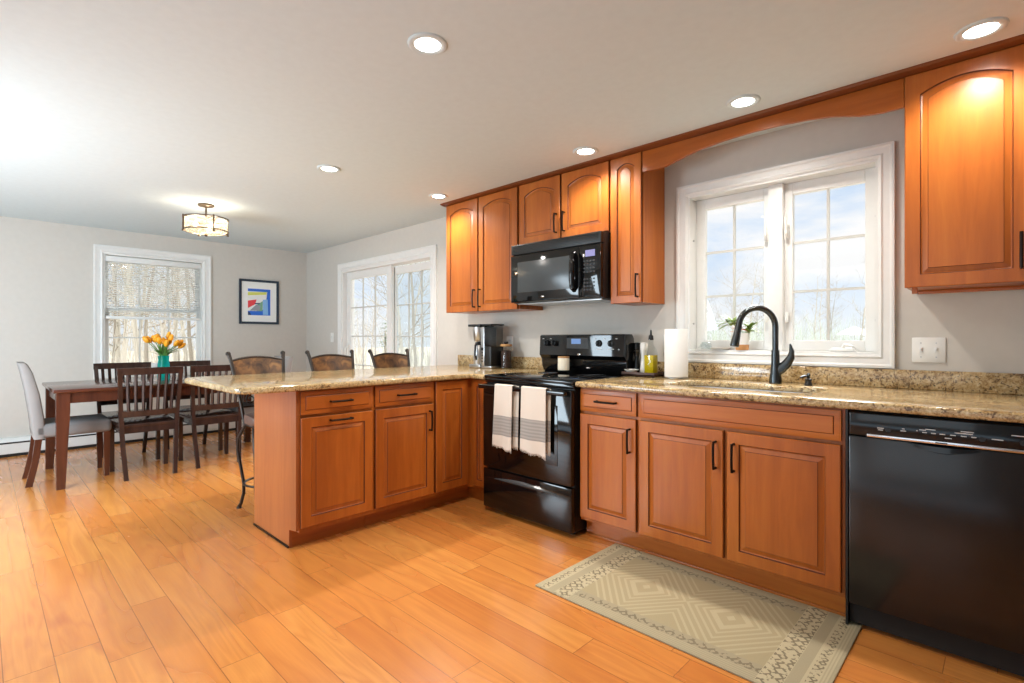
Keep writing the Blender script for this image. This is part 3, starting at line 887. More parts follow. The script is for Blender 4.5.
# backguard
b = MB()
b.prism([(3.12, .947), (3.095, .985), (3.095, 1.045), (3.062, 1.075), (3.072, 1.222), (3.085, 1.23), (3.17, 1.23), (3.195, 1.2), (3.195, .947)], lambda y, z, x: (x, y, z), SX0 - .006, -1.893, bev=.004)
bgd = b.build('backguard', 'black_gloss', rg)
for x in (-2.585, -2.51, -2.10, -2.0):
    b = MB(); b.tube([(x, 3.07, 1.165), (x, 3.058, 1.165), (x, 3.052, 1.165)], [.025, .023, .021], 20); b.tube([(x, 3.052, 1.165), (x, 3.04, 1.165)], [.011, .009], 12)
    b.box(x - .004, x + .004, 3.034, 3.053, 1.146, 1.184, .002)
    b.build('knob', 'black_matte', bgd)
b = MB(); b.box(-2.39, -2.19, 3.0655, 3.0685, 1.115, 1.205); cp = b.build('control_panel', 'black_matte', bgd)
b = MB(); b.box(-2.345, -2.26, 3.0635, 3.0662, 1.16, 1.198); b.build('display', 'lcd_blue', cp)
def marks(name, mat, parent, boxes):
    for q in boxes:
        b = MB(); b.box(*q); b.build(name, mat, parent)
L_ = []
for i in range(5):
    for j in range(2): L_.append((-2.38 + i * .037, -2.36 + i * .037, 3.0638, 3.066, 1.125 + j * .015, 1.1295 + j * .015))
for i in range(3): L_.append((-2.245 + i * .018, -2.236 + i * .018, 3.0638, 3.066, 1.165, 1.19))
marks('control_mark', 'burner_ring', cp, L_)
L_ = [(x - .006, x + .006, 3.0635, 3.071, 1.196, 1.2) for x in (-2.135, -2.055, -1.955, -2.62, -2.545)]
L_ += [(x - .025, x + .025, 3.0625, 3.0665, 1.123, 1.127) for x in (-2.10, -2.0)] + [(-1.94, -1.932, 3.0625, 3.0665, 1.12, 1.127)]
marks('control_mark', 'mark_white', bgd, L_)
b = MB(); b.sphere((-2.275, 3.066, 1.083), .02, (1, .35, .5), 16); b.build('badge', 'chrome', bgd)

# towels over the handle
def towel(label, x0, x1, zb, shift, seed):
    random.seed(seed)
    zt_ = .893
    def sheet(xa, xb, yoff, zlow, back=False):
        b = MB(); nx, nz = 16, 18
        fr = []
        for side in (0, 1):
            rows = []
            for j in range(nz + 1):
                s_ = j / nz
                z = zt_ - (zt_ - zlow) * s_
                row = []
                for i in range(nx + 1):
                    q = i / nx
                    y = yoff - .004 * math.sin(q * 9 + seed) * s_ - .006 * s_ * math.cos(q * 5 + seed)
                    dz = (-.022 * q + .003 * math.sin(q * 14 + seed)) * s_ ** 3
                    row.append((xa + (xb - xa) * q - .012 * s_ * (1 - q) - .006 * s_, y - (.0018 if side == 0 else -.0018), z + dz))
                rows.append(row)
            fr.append(rows)
        v = [[[b.bm.verts.new(p) for p in r] for r in rows] for rows in fr]
        for sd_ in (0, 1):
            for j in range(nz):
                for i in range(nx):
                    q = (v[sd_][j][i], v[sd_][j][i + 1], v[sd_][j + 1][i + 1], v[sd_][j + 1][i])
                    b.bm.faces.new(q if sd_ == 0 else tuple(reversed(q)))
        for j in range(nz):
            for i in (0, nx):
                b.bm.faces.new((v[0][j][i], v[1][j][i], v[1][j + 1][i], v[0][j + 1][i]))
        for i in range(nx):
            for j in (0, nz):
                b.bm.faces.new((v[0][j][i], v[0][j][i + 1], v[1][j][i + 1], v[1][j][i]))
        low = fr[0][nz]
        for i in range(40):
            q = (i + .5) / 40 * nx; k = min(int(q), nx - 1); f = q - k
            p = Vector(low[k]).lerp(Vector(low[k + 1]), f)
            b.tube([p + Vector((0, .0018, .003)), p + Vector((random.uniform(-.003, .003), .0018, -random.uniform(.008, .02)))], [.0017, .0012], 5)
        return b
    root = thing('dish_towel', label, 'towel', (x0, 2.39, zb - .02))
    b = sheet(x0, x1, 2.386, zb)
    b.build('front_layer', 'towel_cloth', root, 60)
    b = sheet(x0 + .02, x1 + shift, 2.4185, zb + .02)
    b.build('rear_layer', 'towel_cloth', root, 60)
    b = MB()
    rings = []
    for k in range(9):
        a = PI * k / 8
        rings.append([(x0 if s_ == 0 else x1 + shift * .25 * (k / 8), 2.402 - (.0165 + e_) * math.cos(a), .892 + (.004 + e_) * math.sin(a)) for s_, e_ in ((0, 0), (1, 0), (1, .0025), (0, .0025))])
    b.loft(rings); b.build('fold', 'towel_cloth', root, 60)
towel('cream dish towel with a grey band, left one on the oven handle', -2.462, -2.303, .497, .03, 1)
towel('cream dish towel with a grey band, right one on the oven handle', -2.222, -2.02, .502, .012, 4)

# candle on the cooktop
cd = thing('candle_jar', 'small cream candle with a wooden lid standing on the range', 'candle', (-2.383, 3.02, .948))
b = MB(); b.lathe([(.038, .0), (.04, .004), (.04, .014), (.038, .016)], (-2.383, 3.02, .948), 24); b.build('base', 'clear_glass', cd)
b = MB(); b.lathe([(.04, .016), (.043, .02), (.043, .105), (.041, .108)], (-2.383, 3.02, .948), 24); b.build('jar', 'candle_wax', cd)
b = MB(); b.lathe([(.0435, .108), (.0435, .117), (.041, .119)], (-2.383, 3.02, .948), 24); b.build('lid', 'lid_wood', cd)

# ------------------------------------------------------------------ microwave
MX0, MX1, MY = -2.83, -1.984, 2.92
mw = thing('microwave', 'black microwave mounted under the short wall cabinet', 'microwave', (-2.41, 3.1, 1.475))
b = MB(); b.box(MX0, MX1, MY + .03, YS - .004, 1.475, 1.932, .004); b.build('body', 'black_matte', mw)
b = MB(); b.box(MX0, MX1, MY, MY + .032, 1.852, 1.93, .006)
g_ = b.build('vent_grille', 'black_matte', mw)
b = MB()
for k in range(6): b.box(MX0 + .02, MX1 - .02, MY - .0015, MY + .002, 1.862 + k * .0105, 1.8645 + k * .0105)
b.build('louvre', 'black_gloss', g_)
b = MB(); b.box(MX0, -2.165, MY - .004, MY + .03, 1.48, 1.846, .008)
md = b.build('door', 'black_gloss', mw)
b = MB(); b.box(-2.755, -2.25, MY - .0055, MY - .002, 1.555, 1.79, .001); b.build('window', 'mw_glass', md)
b = MB(); b.tube([(-2.205, MY - .004, 1.80), (-2.2, MY - .035, 1.785), (-2.196, MY - .048, 1.72), (-2.196, MY - .048, 1.62), (-2.2, MY - .035, 1.555), (-2.205, MY - .004, 1.54)], [.017, .019, .02, .02, .019, .017], 12)
b.build('handle', 'black_gloss', md)
b = MB(); b.sphere((-2.5, MY - .005, 1.513), .017, (1, .2, .45), 14); b.build('badge', 'chrome', md)
b = MB(); b.box(-2.163, MX1, MY - .004, MY + .03, 1.48, 1.846, .008)
cpn = b.build('control_panel', 'black_gloss', mw)
b = MB(); b.box(-2.11, -2.03, MY - .0055, MY - .003, 1.765, 1.81); b.build('display', 'lcd_violet', cpn)
marks('button', 'burner_ring', cpn, [(-2.125 + i * .026, -2.11 + i * .026, MY - .0052, MY - .003, 1.53 + j * .025, 1.541 + j * .025) for i in range(4) for j in range(9) if j != 4])
b = MB(); b.box(MX0 + .03, MX1 - .03, MY + .05, YS - .05, 1.468, 1.476); b.build('bottom_plate', 'steel', mw)

# ------------------------------------------------------------------ dishwasher
DX0, DX1, DYF = -.488, .125, 2.505
dw = thing('dishwasher', 'black dishwasher at the right end of the counter', 'dishwasher', (-.18, 2.85, 0))
b = MB(); b.box(DX0 + .008, DX1 - .008, 2.535, 3.2, .02, .905); b.build('body', 'dark_gap', dw)
b = MB(); b.box(DX0 + .008, DX1, DYF, 2.535, .105, .80, .006)
dd = b.build('door', 'dw_black', dw)
b = MB(); b.box(DX0 + .008, DX1, DYF - .004, 2.535, .803, .9, .008, seg=3)
pn = b.build('control_panel', 'dw_panel', dw)
b = MB(); b.box(-.415, DX1 - .02, DYF - .009, DYF - .003, .803, .815, .002)
b.build('chrome_strip', 'chrome', pn)
b = MB()
rings = []
for i in range(21):
    s_ = i / 20; x = -.285 + s_ * .21; q = math.sin(PI * s_)
    rings.append([(x, DYF + .001, .801), (x, DYF - .012 * q - .001, .797 - .004 * q), (x, DYF - .014 * q - .001, .79 - .018 * q), (x, DYF + .001, .795 - .028 * q)])
b.loft(rings); b.build('handle', 'dw_panel', dd)
b = MB(); b.box(DX0 + .01, DX1, 2.575, 2.6, .0, .1); b.build('toe_panel', 'black_matte', dw)
b = MB(); b.box(DX0 - .004, DX0 + .004, DYF + .01, 2.6, .0, .905); b.build('side_gasket', 'black_matte', dw)
b = MB()
for (x, z, wd_) in [(-.37, .842, .022), (-.37, .835, .016), (-.297, .848, .008), (-.297, .84, .018), (-.255, .846, .004), (-.238, .851, .02), (-.215, .855, .03), (-.232, .842, .014), (-.206, .842, .014), (-.18, .842, .016), (-.15, .842, .016),
                    (-.12, .842, .016), (-.092, .842, .014), (-.11, .859, .036), (-.163, .829, .02), (-.03, .842, .03), (.04, .862, .07), (.06, .845, .012), (.06, .837, .012), (.06, .829, .012), (-.2, .8095, .0), (-.12, .852, .05)]:
    if wd_: marks('control_mark', 'mark_white', pn, [(x - wd_ / 2, x + wd_ / 2, DYF - .0052, DYF - .003, z - .0016, z + .0016)])
for x in (-.345, -.07, .035):
    b = MB(); b.tube([(x, DYF - .003, .838), (x, DYF - .007, .838)], .009, 16); b.build('button', 'black_matte', pn)
b = MB(); b.box(-.2, -.165, DYF - .0098, DYF - .0085, .8065, .8115); b.build('maker_mark', 'burner_ring', pn)

# ------------------------------------------------------------------ counter items
Z0 = ZT + .001
cm = thing('coffee_maker', 'steel and black drip coffee maker in the counter corner', 'coffee maker', (-3.31, 3.09, Z0))
b = MB(); b.box(-3.49, -3.30, 2.985, 3.19, Z0, Z0 + .03, .006); b.box(-3.30, -3.125, 3.0, 3.19, Z0, Z0 + .02, .004); b.build('base', 'steel', cm)
b = MB(); b.box(-3.49, -3.30, 3.13, 3.19, Z0 + .03, Z0 + .36, .006); b.box(-3.30, -3.24, 3.0, 3.19, Z0 + .02, Z0 + .36, .006); b.build('tower', 'steel', cm)
b = MB(); b.box(-3.24, -3.125, 3.0, 3.19, Z0 + .02, Z0 + .19, .006); b.build('housing', 'black_matte', cm)
b = MB(); b.box(-3.238, -3.128, 3.005, 3.185, Z0 + .192, Z0 + .372, .006); b.build('water_tank', 'tank_glass', cm)
b = MB(); b.box(-3.50, -3.29, 2.98, 3.195, Z0 + .362, Z0 + .385, .006); b.box(-3.288, -3.12, 2.995, 3.195, Z0 + .372, Z0 + .385, .004); b.build('lid', 'black_matte', cm)
b = MB(); b.lathe([(.05, .235), (.062, .25), (.075, .345), (.075, .36)], (-3.395, 3.06, Z0), 24); b.build('filter_basket', 'steel', cm)
b = MB(); b.lathe([(.062, .031), (.066, .04), (.064, .15), (.05, .19), (.046, .2)], (-3.395, 3.06, Z0), 24)
ca = b.build('carafe', 'steel', cm)
b = MB(); b.lathe([(.047, .2), (.047, .222), (.03, .232)], (-3.395, 3.06, Z0), 24); b.tube([(-3.375, 3.015, Z0 + .21), (-3.36, 2.975, Z0 + .2), (-3.36, 2.97, Z0 + .12), (-3.375, 3.0, Z0 + .07)], [.012, .013, .012, .009], 10); b.build('carafe_handle', 'black_matte', ca)
for k in range(4):
    b = MB(); b.tube([(-3.27, 3.0, Z0 + .06 + k * .025), (-3.27, 2.995, Z0 + .06 + k * .025)], .007, 12); b.build('button', 'black_matte', cm)
b = MB(); b.box(-3.29, -3.25, 2.9975, 3.001, Z0 + .155, Z0 + .18); b.build('display', 'black_matte', cm)

cm.scale = (.74, .8, .985); cm.location.x = -3.30
jr = thing('coffee_jar', 'glass jar of dark coffee with a wooden lid beside the coffee maker', 'jar', (-3.112, 3.15, Z0))
b = MB(); b.lathe([(.044, 0), (.047, .004), (.047, .178), (.044, .186)], (-3.112, 3.15, Z0), 24); b.build('glass', 'clear_glass', jr)
b = MB(); b.lathe([(.042, .006), (.0445, .009), (.0445, .145), (.035, .152)], (-3.112, 3.15, Z0), 24); b.build('coffee', 'beans', jr)
b = MB(); b.lathe([(.049, .187), (.051, .19), (.051, .203), (.048, .207)], (-3.112, 3.15, Z0), 24); ld = b.build('lid', 'lid_wood', jr)
b = MB(); b.lathe([(.012, .207), (.02, .216), (.02, .226), (.012, .23)], (-3.112, 3.15, Z0), 18); b.build('knob', 'black_matte', ld)

tr = thing('serving_tray', 'dark wooden tray holding the oil and mills beside the range', 'tray', (-1.79, 3.13, Z0))
b = MB(); b.box(-1.905, -1.655, 3.045, 3.235, Z0 + .006, Z0 + .018, .003); b.box(-1.905, -1.655, 3.045, 3.051, Z0 + .006, Z0 + .03, .002); b.box(-1.905, -1.655, 3.229, 3.235, Z0 + .006, Z0 + .03, .002)
b.box(-1.905, -1.899, 3.045, 3.235, Z0 + .006, Z0 + .03, .002); b.box(-1.661, -1.655, 3.045, 3.235, Z0 + .006, Z0 + .03, .002); b.build('base', 'tray_wood', tr)
for x in (-1.885, -1.68):
    for y in (3.07, 3.21):
        b = MB(); b.cyl((x, y, Z0), (x, y, Z0 + .007), .01); b.build('foot', 'tray_wood', tr)
ZTR = Z0 + .0185
def mill(label, name, x, y, mat):
    m_ = thing(name, label, 'mill', (x, y, ZTR))
    b = MB(); b.lathe([(.028, 0), (.029, .004), (.026, .03), (.019, .085), (.018, .105), (.023, .145), (.024, .15)], (x, y, ZTR), 24); b.build('body', mat, m_)
    b = MB(); b.lathe([(.0235, .151), (.026, .16), (.027, .19), (.024, .205), (.01, .21)], (x, y, ZTR), 24); b.build('cap', mat, m_)
mill('black pepper mill at the back of the tray', 'pepper_mill', -1.87, 3.19, 'black_gloss')
mill('white salt mill between the black mill and the oil bottle', 'salt_mill', -1.80, 3.165, 'ceramic')
ob = thing('oil_bottle', 'square glass bottle of golden olive oil with a dark pourer', 'bottle', (-1.725, 3.125, ZTR))
b = MB(); b.lathe([(.034, 0), (.036, .004), (.036, .135), (.028, .165), (.014, .195), (.0125, .225)], (-1.725, 3.125, ZTR), 32, sq=.7); b.build('glass', 'clear_glass', ob)
b = MB(); b.lathe([(.033, .005), (.0345, .008), (.0345, .125)], (-1.725, 3.125, ZTR), 32, sq=.7); b.build('oil', 'olive_oil', ob)
b = MB(); b.lathe([(.015, .226), (.017, .23), (.015, .255), (.007, .262), (.006, .285), (.003, .295)], (-1.725, 3.125, ZTR), 16); b.build('pourer', 'black_matte', ob)
sb = MB(); sb.lathe([(.02, 0), (.024, .002), (.04, .016), (.05, .026), (.0485, .0265), (.038, .018), (.018, .006)], (-1.855, 3.095, ZTR), 24)
tag(sb.build('salt_bowl', 'ceramic'), 'shallow white dish at the front of the tray', 'bowl')
pt = thing('paper_towel_roll', 'white paper towel roll standing left of the sink', 'paper towel', (-1.533, 3.10, Z0))
b = MB(); b.lathe([(.072, 0), (.075, .004), (.075, .008), (.05, .01)], (-1.533, 3.10, Z0), 32); b.build('base', 'steel', pt)
b = MB(); b.lathe([(.071, .011), (.0725, .014), (.0725, .312), (.071, .315), (.02, .315), (.02, .305)], (-1.533, 3.10, Z0), 40); b.build('paper', 'paper', pt)
b = MB(); b.cyl((-1.533, 3.10, Z0 + .01), (-1.533, 3.10, Z0 + .324), .007); b.build('spindle', 'steel', pt)

# wall plates
def plate(name, label, cat, x, z, w_, h_, kind):
    p = thing(name, label, cat, (x, YS - .004, z))
    b = MB(); b.box(x - w_ / 2, x + w_ / 2, YS - .007, YS, z - h_ / 2, z + h_ / 2, .003); b.build('plate', 'white_plastic', p)
    if kind == 'switch2':
        for q in (-.03, .03):
            b = MB(); b.box(x + q - .006, x + q + .006, YS - .009, YS - .006, z - .014, z + .014); b.box(x + q - .004, x + q + .004, YS - .018, YS - .008, z - .002, z + .012, .001); b.build('toggle', 'trim_white', p)
            for zz in (-.035, .035):
                b = MB(); b.tube([(x + q, YS - .0065, z + zz), (x + q, YS - .0085, z + zz)], .0035, 8); b.build('screw', 'steel', p)
    elif kind == 'switch':
        b = MB(); b.box(x - .006, x + .006, YS - .009, YS - .006, z - .014, z + .014); b.box(x - .004, x + .004, YS - .018, YS - .008, z - .002, z + .012, .001); b.build('toggle', 'trim_white', p)
    else:
        for zz in (-.02, .02):
            b = MB(); b.lathe([(.017, 0), (.017, .002)], (0, 0, 0), 16)
            for v in b.bm.verts: v.co = Vector((x + v.co.x, YS - .0065 - v.co.z, z + zz + v.co.y))
            so = b.build('socket', 'trim_white', p)
            for q in (-.006, .006):
                b = MB(); b.box(x + q - .0012, x + q + .0012, YS - .0092, YS - .0083, z + zz - .002, z + zz + .007); b.build('slot', 'black_matte', so)
plate('light_switch', 'double white toggle switch plate right of the sink window', 'switch', -.291, 1.142, .132, .125, 'switch2')
plate('power_outlet', 'white outlet plate behind the oil bottle', 'outlet', -1.685, 1.165, .085, .125, 'outlet')
plate('power_outlet', 'white outlet plate behind the coffee jar', 'outlet', -3.22, 1.16, .08, .12, 'outlet')
plate('light_switch', 'white switch plate on the wall left of the sliding door', 'switch', -6.56, 1.215, .08, .125, 'switch')

# window sill items
ZS = W2['z0'] + .0125
pp = thing('potted_plant', 'small spiky plant in a white and tan pot on the window sill', 'plant', (-1.205, 3.325, ZS))
b = MB(); b.lathe([(.036, 0), (.038, .003), (.04, .034)], (-1.205, 3.325, ZS), 24); b.build('pot_base', 'terracotta', pp)
b = MB(); b.lathe([(.04, .0345), (.046, .105), (.044, .107), (.04, .09), (.01, .088)], (-1.205, 3.325, ZS), 24); b.build('pot', 'ceramic', pp)
random.seed(8)
def leaf(b, p, d, L, wd_, droop=.3):
    p = Vector(p); d = Vector(d).normalized(); sd_ = d.cross(Vector((0, 0, 1))).normalized(); up = sd_.cross(d)
    rings = []
    for k in range(6):
        s_ = k / 5
        q = p + d * L * s_ - Vector((0, 0, droop * L * s_ * s_))
        ww = wd_ * (math.sin(PI * min(s_ * .85 + .12, 1)) * .9 + .06)
        rings.append([q + sd_ * ww, q + up * .0015, q - sd_ * ww, q - up * .0015])
    b.loft(rings)
b = MB(); b2 = MB()
b.tube([(-1.205, 3.325, ZS + .085), (-1.235, 3.32, ZS + .14), (-1.27, 3.315, ZS + .19)], [.006, .005, .004], 8)
b.tube([(-1.2, 3.325, ZS + .085), (-1.165, 3.33, ZS + .13)], [.006, .004], 8)
for i in range(24):
    a = random.uniform(0, 2 * PI); el = random.uniform(-.1, 1.0)
    leaf(b, (-1.27, 3.315, ZS + .18 + random.uniform(-.03, .01)), (math.cos(a) * 1.0, math.sin(a) * .6, el), random.uniform(.075, .12), .0135)
for i in range(22):
    a = random.uniform(0, 2 * PI); el = random.uniform(0, 1.2)
    leaf(b, (-1.165, 3.33, ZS + .12 + random.uniform(-.02, .02)), (math.cos(a), math.sin(a) * .6, el), random.uniform(.055, .09), .012)
for i in range(14):
    a = random.uniform(0, 2 * PI)
    leaf(b2, (-1.225, 3.325, ZS + .12 + random.uniform(-.02, .02)), (math.cos(a), math.sin(a) * .6, random.uniform(-.1, .9)), random.uniform(.05, .075), .009)
b.build('foliage', 'plant_green', pp, 60); b2.build('foliage', 'plant_red', pp, 60)
b = MB(); b.lathe([(.03, 0), (.05, .003), (.068, .012), (.07, .016), (.066, .015), (.03, .005)], (-1.34, 3.325, ZS), 28)
tag(b.build('saucer', 'ceramic'), 'small white saucer on the sill left of the plant', 'saucer')
b = MB(); b.lathe([(.0, .001), (.028, .0), (.035, .01), (.036, .03), (.03, .045), (.022, .05), (.02, .048), (.028, .04), (.032, .02), (.03, .006)], (-1.43, 3.31, ZS), 24, False)
tag(b.build('glass_votive', 'clear_glass'), 'clear glass votive cup at the left end of the sill', 'glass')
b = MB()
b.tube([(-1.475, 3.30, ZS + .012), (-1.44, 3.29, ZS + .035), (-1.40, 3.285, ZS + .018), (-1.375, 3.285, ZS + .008)], [.006, .01, .012, .006], 8)
tag(b.build('glass_ornament', 'clear_glass'), 'clear glass ornament lying beside the votive on the sill', 'ornament')

# ------------------------------------------------------------------ rug
b = MB()
b.box(-1.652, -.44, 1.872, 2.583, .0005, .008, .003)
ro = b.build('kitchen_rug', 'rug_weave', origin=(-1.0525, 2.2275, 0))
tag(ro, 'beige runner rug with diamond pattern in front of the sink', 'rug')

# ------------------------------------------------------------------ dining table
tb = thing('dining_table', 'dark brown wooden dining table by the far window', 'table', (-5.9, 1.31, 0))
TX0, TX1, TY0, TY1, TZ = -6.42, -5.385, .405, 2.215, .795
b = MB(); b.box(TX0, TX1, TY0, TY1, TZ - .028, TZ, .006); b.build('table_top', 'table_wood', tb)
b = MB()
b.box(TX0 + .05, TX1 - .05, TY0 + .04, TY0 + .062, TZ - .115, TZ - .028); b.box(TX0 + .05, TX1 - .05, TY1 - .062, TY1 - .04, TZ - .115, TZ - .028)
b.box(TX0 + .04, TX0 + .062, TY0 + .05, TY1 - .05, TZ - .115, TZ - .028); b.box(TX1 - .062, TX1 - .04, TY0 + .05, TY1 - .05, TZ - .115, TZ - .028)
b.build('apron', 'table_leg', tb)
for x, sx in ((TX0 + .025, 1), (TX1 - .025, -1)):
    for y, sy in ((TY0 + .02, 1), (TY1 - .02, -1)):
        b = MB()
        def sq(w_, z): return [(x, y, z), (x + sx * w_, y, z), (x + sx * w_, y + sy * w_, z), (x, y + sy * w_, z)]
        b.loft([sq(.055, 0), sq(.085, .62), sq(.085, TZ - .029)])
        b.build('leg', 'table_leg', tb, 20)

# slat-back chairs: local coordinates face +x, rear at -x, seat centre at the origin
def slat_chair(label):
    r = thing('dining_chair', label, 'chair', (0, 0, 0), 0, 'slat-back chairs at the dining table')
    b = MB()
    b.prism(rounded([(-.23, -.2), (.25, -.225), (.25, .225), (-.23, .2)], {1: .03, 2: .03}), lambda x, y, z: (x, y, z), .437, .465, bev=.006); b.build('seat', 'chair_wood', r)
    b = MB()
    b.box(-.2, .215, -.2, -.182, .385, .437); b.box(-.2, .215, .182, .2, .385, .437); b.box(.2, .218, -.195, .195, .385, .437); b.box(-.222, -.204, -.19, .19, .385, .437); b.build('apron', 'chair_wood', r)
    for sy in (-1, 1):
        b = MB()
        b.loft([[(.19 + dx * .02, sy * (.205) + dy * .017, z) for dx, dy in ((-1, -1), (1, -1), (1, 1), (-1, 1))] for z in (0, .437)]); b.build('leg', 'chair_wood', r, 20)
        b = MB()
        pth = [(-.285, .176, 0), (-.245, .19, .25), (-.225, .20, .46), (-.24, .21, .66), (-.29, .222, .925)]
        b.loft([[(x + dx * .016, sy * y + dy * .016, z) for dx, dy in ((-1, -1), (1, -1), (1, 1), (-1, 1))] for x, y, z in pth]); b.build('leg', 'chair_wood', r, 40)
    b = MB()
    def rail(z, x, h, y):
        ring = []
        for k in range(9):
            q = -1 + 2 * k / 8
            bow = -.025 * (1 - q * q)
            ring.append([(x + bow - .009, q * y, z), (x + bow + .009, q * y, z), (x + bow + .009 - .006, q * y, z + h), (x + bow - .009 - .006, q * y, z + h)])
        b.loft(ring)
    rail(.89, -.285, .06, .24); b.build('top_rail', 'chair_wood', r, 40)
    b = MB(); rail(.53, -.236, .05, .2); b.build('lower_rail', 'chair_wood', r, 40)
    for k in range(7):
        q = -.75 + 1.5 * k / 6
        b = MB(); bow = -.025 * (1 - q * q)
        b.tube([(-.238 + bow, q * .205, .575), (-.255 + bow, q * .215, .74), (-.287 + bow, q * .222, .895)], [.013, .013, .013], 4); b.build('slat', 'chair_wood', r, 20)
    return r
ch = slat_chair('dark slat-back dining chair in front of the table, nearer the left end')
ch.location = (-5.64, 1.04, 0); ch.rotation_euler = (0, 0, PI)
dup(ch, (-5.68, 1.585, 0), PI, 'dark slat-back dining chair in front of the table, nearer the peninsula')
dup(ch, (-6.29, 1.035, 0), 0, 'dark slat-back dining chair behind the table below the window, left of the vase')
dup(ch, (-6.29, 1.6, 0), 0, 'dark slat-back dining chair behind the table, right of the vase')

# upholstered end chairs, facing +y
def parsons(label):
    r = thing('upholstered_chair', label, 'chair', (0, 0, 0), 0, 'grey upholstered chairs at the table ends')
    b = MB()
    b.box(-.225, .225, -.24, .27, .385, .50, .03, seg=3)
    b.build('seat', 'fabric_seat', r, 50)
    b = MB()
    sec = [(-.235, -.165, .38), (-.25, -.172, .55), (-.275, -.2, .75), (-.305, -.24, .92), (-.32, -.268, .985), (-.322, -.28, 1.0)]
    rings = []
    for y0_, y1_, z in sec:
        w_ = .225 if z < .98 else .215
        rings.append([(-w_, y0_ + .01, z), (-w_ + .01, y0_, z), (w_ - .01, y0_, z), (w_, y0_ + .01, z), (w_, y1_ - .01, z), (w_ - .01, y1_, z), (-w_ + .01, y1_, z), (-w_, y1_ - .01, z)])
    b.loft(rings); b.build('backrest', 'fabric_grey', r, 50)
    for sx in (-1, 1):
        b = MB()
        b.loft([[(sx * .19 + dx * w_, .235 + dy * w_, z) for dx, dy in ((-1, -1), (1, -1), (1, 1), (-1, 1))] for z, w_ in ((0, .016), (.39, .024))]); b.build('leg', 'table_leg', r, 20)
        b = MB()
        b.loft([[(sx * .195 + dx * .019, y + dy * .022, z) for dx, dy in ((-1, -1), (1, -1), (1, 1), (-1, 1))] for y, z in ((-.265, 0), (-.225, .2), (-.205, .39))]); b.build('leg', 'table_leg', r, 30)
    return r
pc = parsons('grey upholstered chair at the left end of the dining table')
pc.location = (-5.89, .545, 0)
dup(pc, (-5.89, 2.09, 0), PI, 'grey upholstered chair at the far right end of the table, behind the first bar stool')

# vase and tulips
vx, vy = -5.98, 1.262
vz = TZ + .001
b = MB(); b.lathe([(.045, 0), (.05, .004), (.052, .1), (.05, .16), (.043, .195), (.049, .235), (.046, .235), (.04, .197), (.046, .155), (.047, .01)], (vx, vy, vz), 28)
tag(b.build('flower_vase', 'teal_glass', smooth=60), 'teal glass vase holding tulips on the dining table', 'vase')
random.seed(11)
NT_ = 18
for i in range(NT_):
    a = i * 2.39996 + .6; rad_ = [.125, .10, .075, .04][i % 4]
    px, py = vx + math.cos(a) * rad_ * .75, vy + math.sin(a) * rad_
    hz_ = 1.205 - rad_ * .55 + random.uniform(-.04, .025)
    base = Vector((vx - (px - vx) * .12, vy - (py - vy) * .12, vz + .02))
    mid = Vector((vx + (px - vx) * .22, vy + (py - vy) * .22, vz + .235)); tip = Vector((px, py, hz_))
    tl = thing('tulip', 'orange tulip with green leaves, in the teal vase', 'flower', tuple(base), 0, 'orange tulips in the teal vase')
    b = MB(); b.tube([base, mid, mid.lerp(tip, .5) + Vector((0, 0, .012)), tip], [.004] * 4, 7); b.build('stem', 'green_stem', tl, 60)
    d = (tip - mid).normalized(); e1 = d.cross(Vector((.3, .2, 1))).normalized(); e2 = d.cross(e1)
    b = MB(); rings = []
    for s_, rr2 in ((0, .006), (.012, .017), (.032, .0215), (.055, .019), (.072, .011), (.077, .004)):
        rings.append([tip + d * s_ * 1.0 + (e1 * math.cos(2 * PI * k / 12) + e2 * math.sin(2 * PI * k / 12)) * rr2 * (1 + .12 * math.cos(3 * 2 * PI * k / 12)) for k in range(12)])
    b.loft(rings); b.build('bloom', 'orange_petal', tl, 60)
    b = MB(); leaf(b, mid, (d.x * 1.6 + random.uniform(-.4, .4), d.y * 1.6 + random.uniform(-.4, .4), .9), random.uniform(.12, .17), .013, .25); b.build('leaf', 'green_stem', tl, 60)

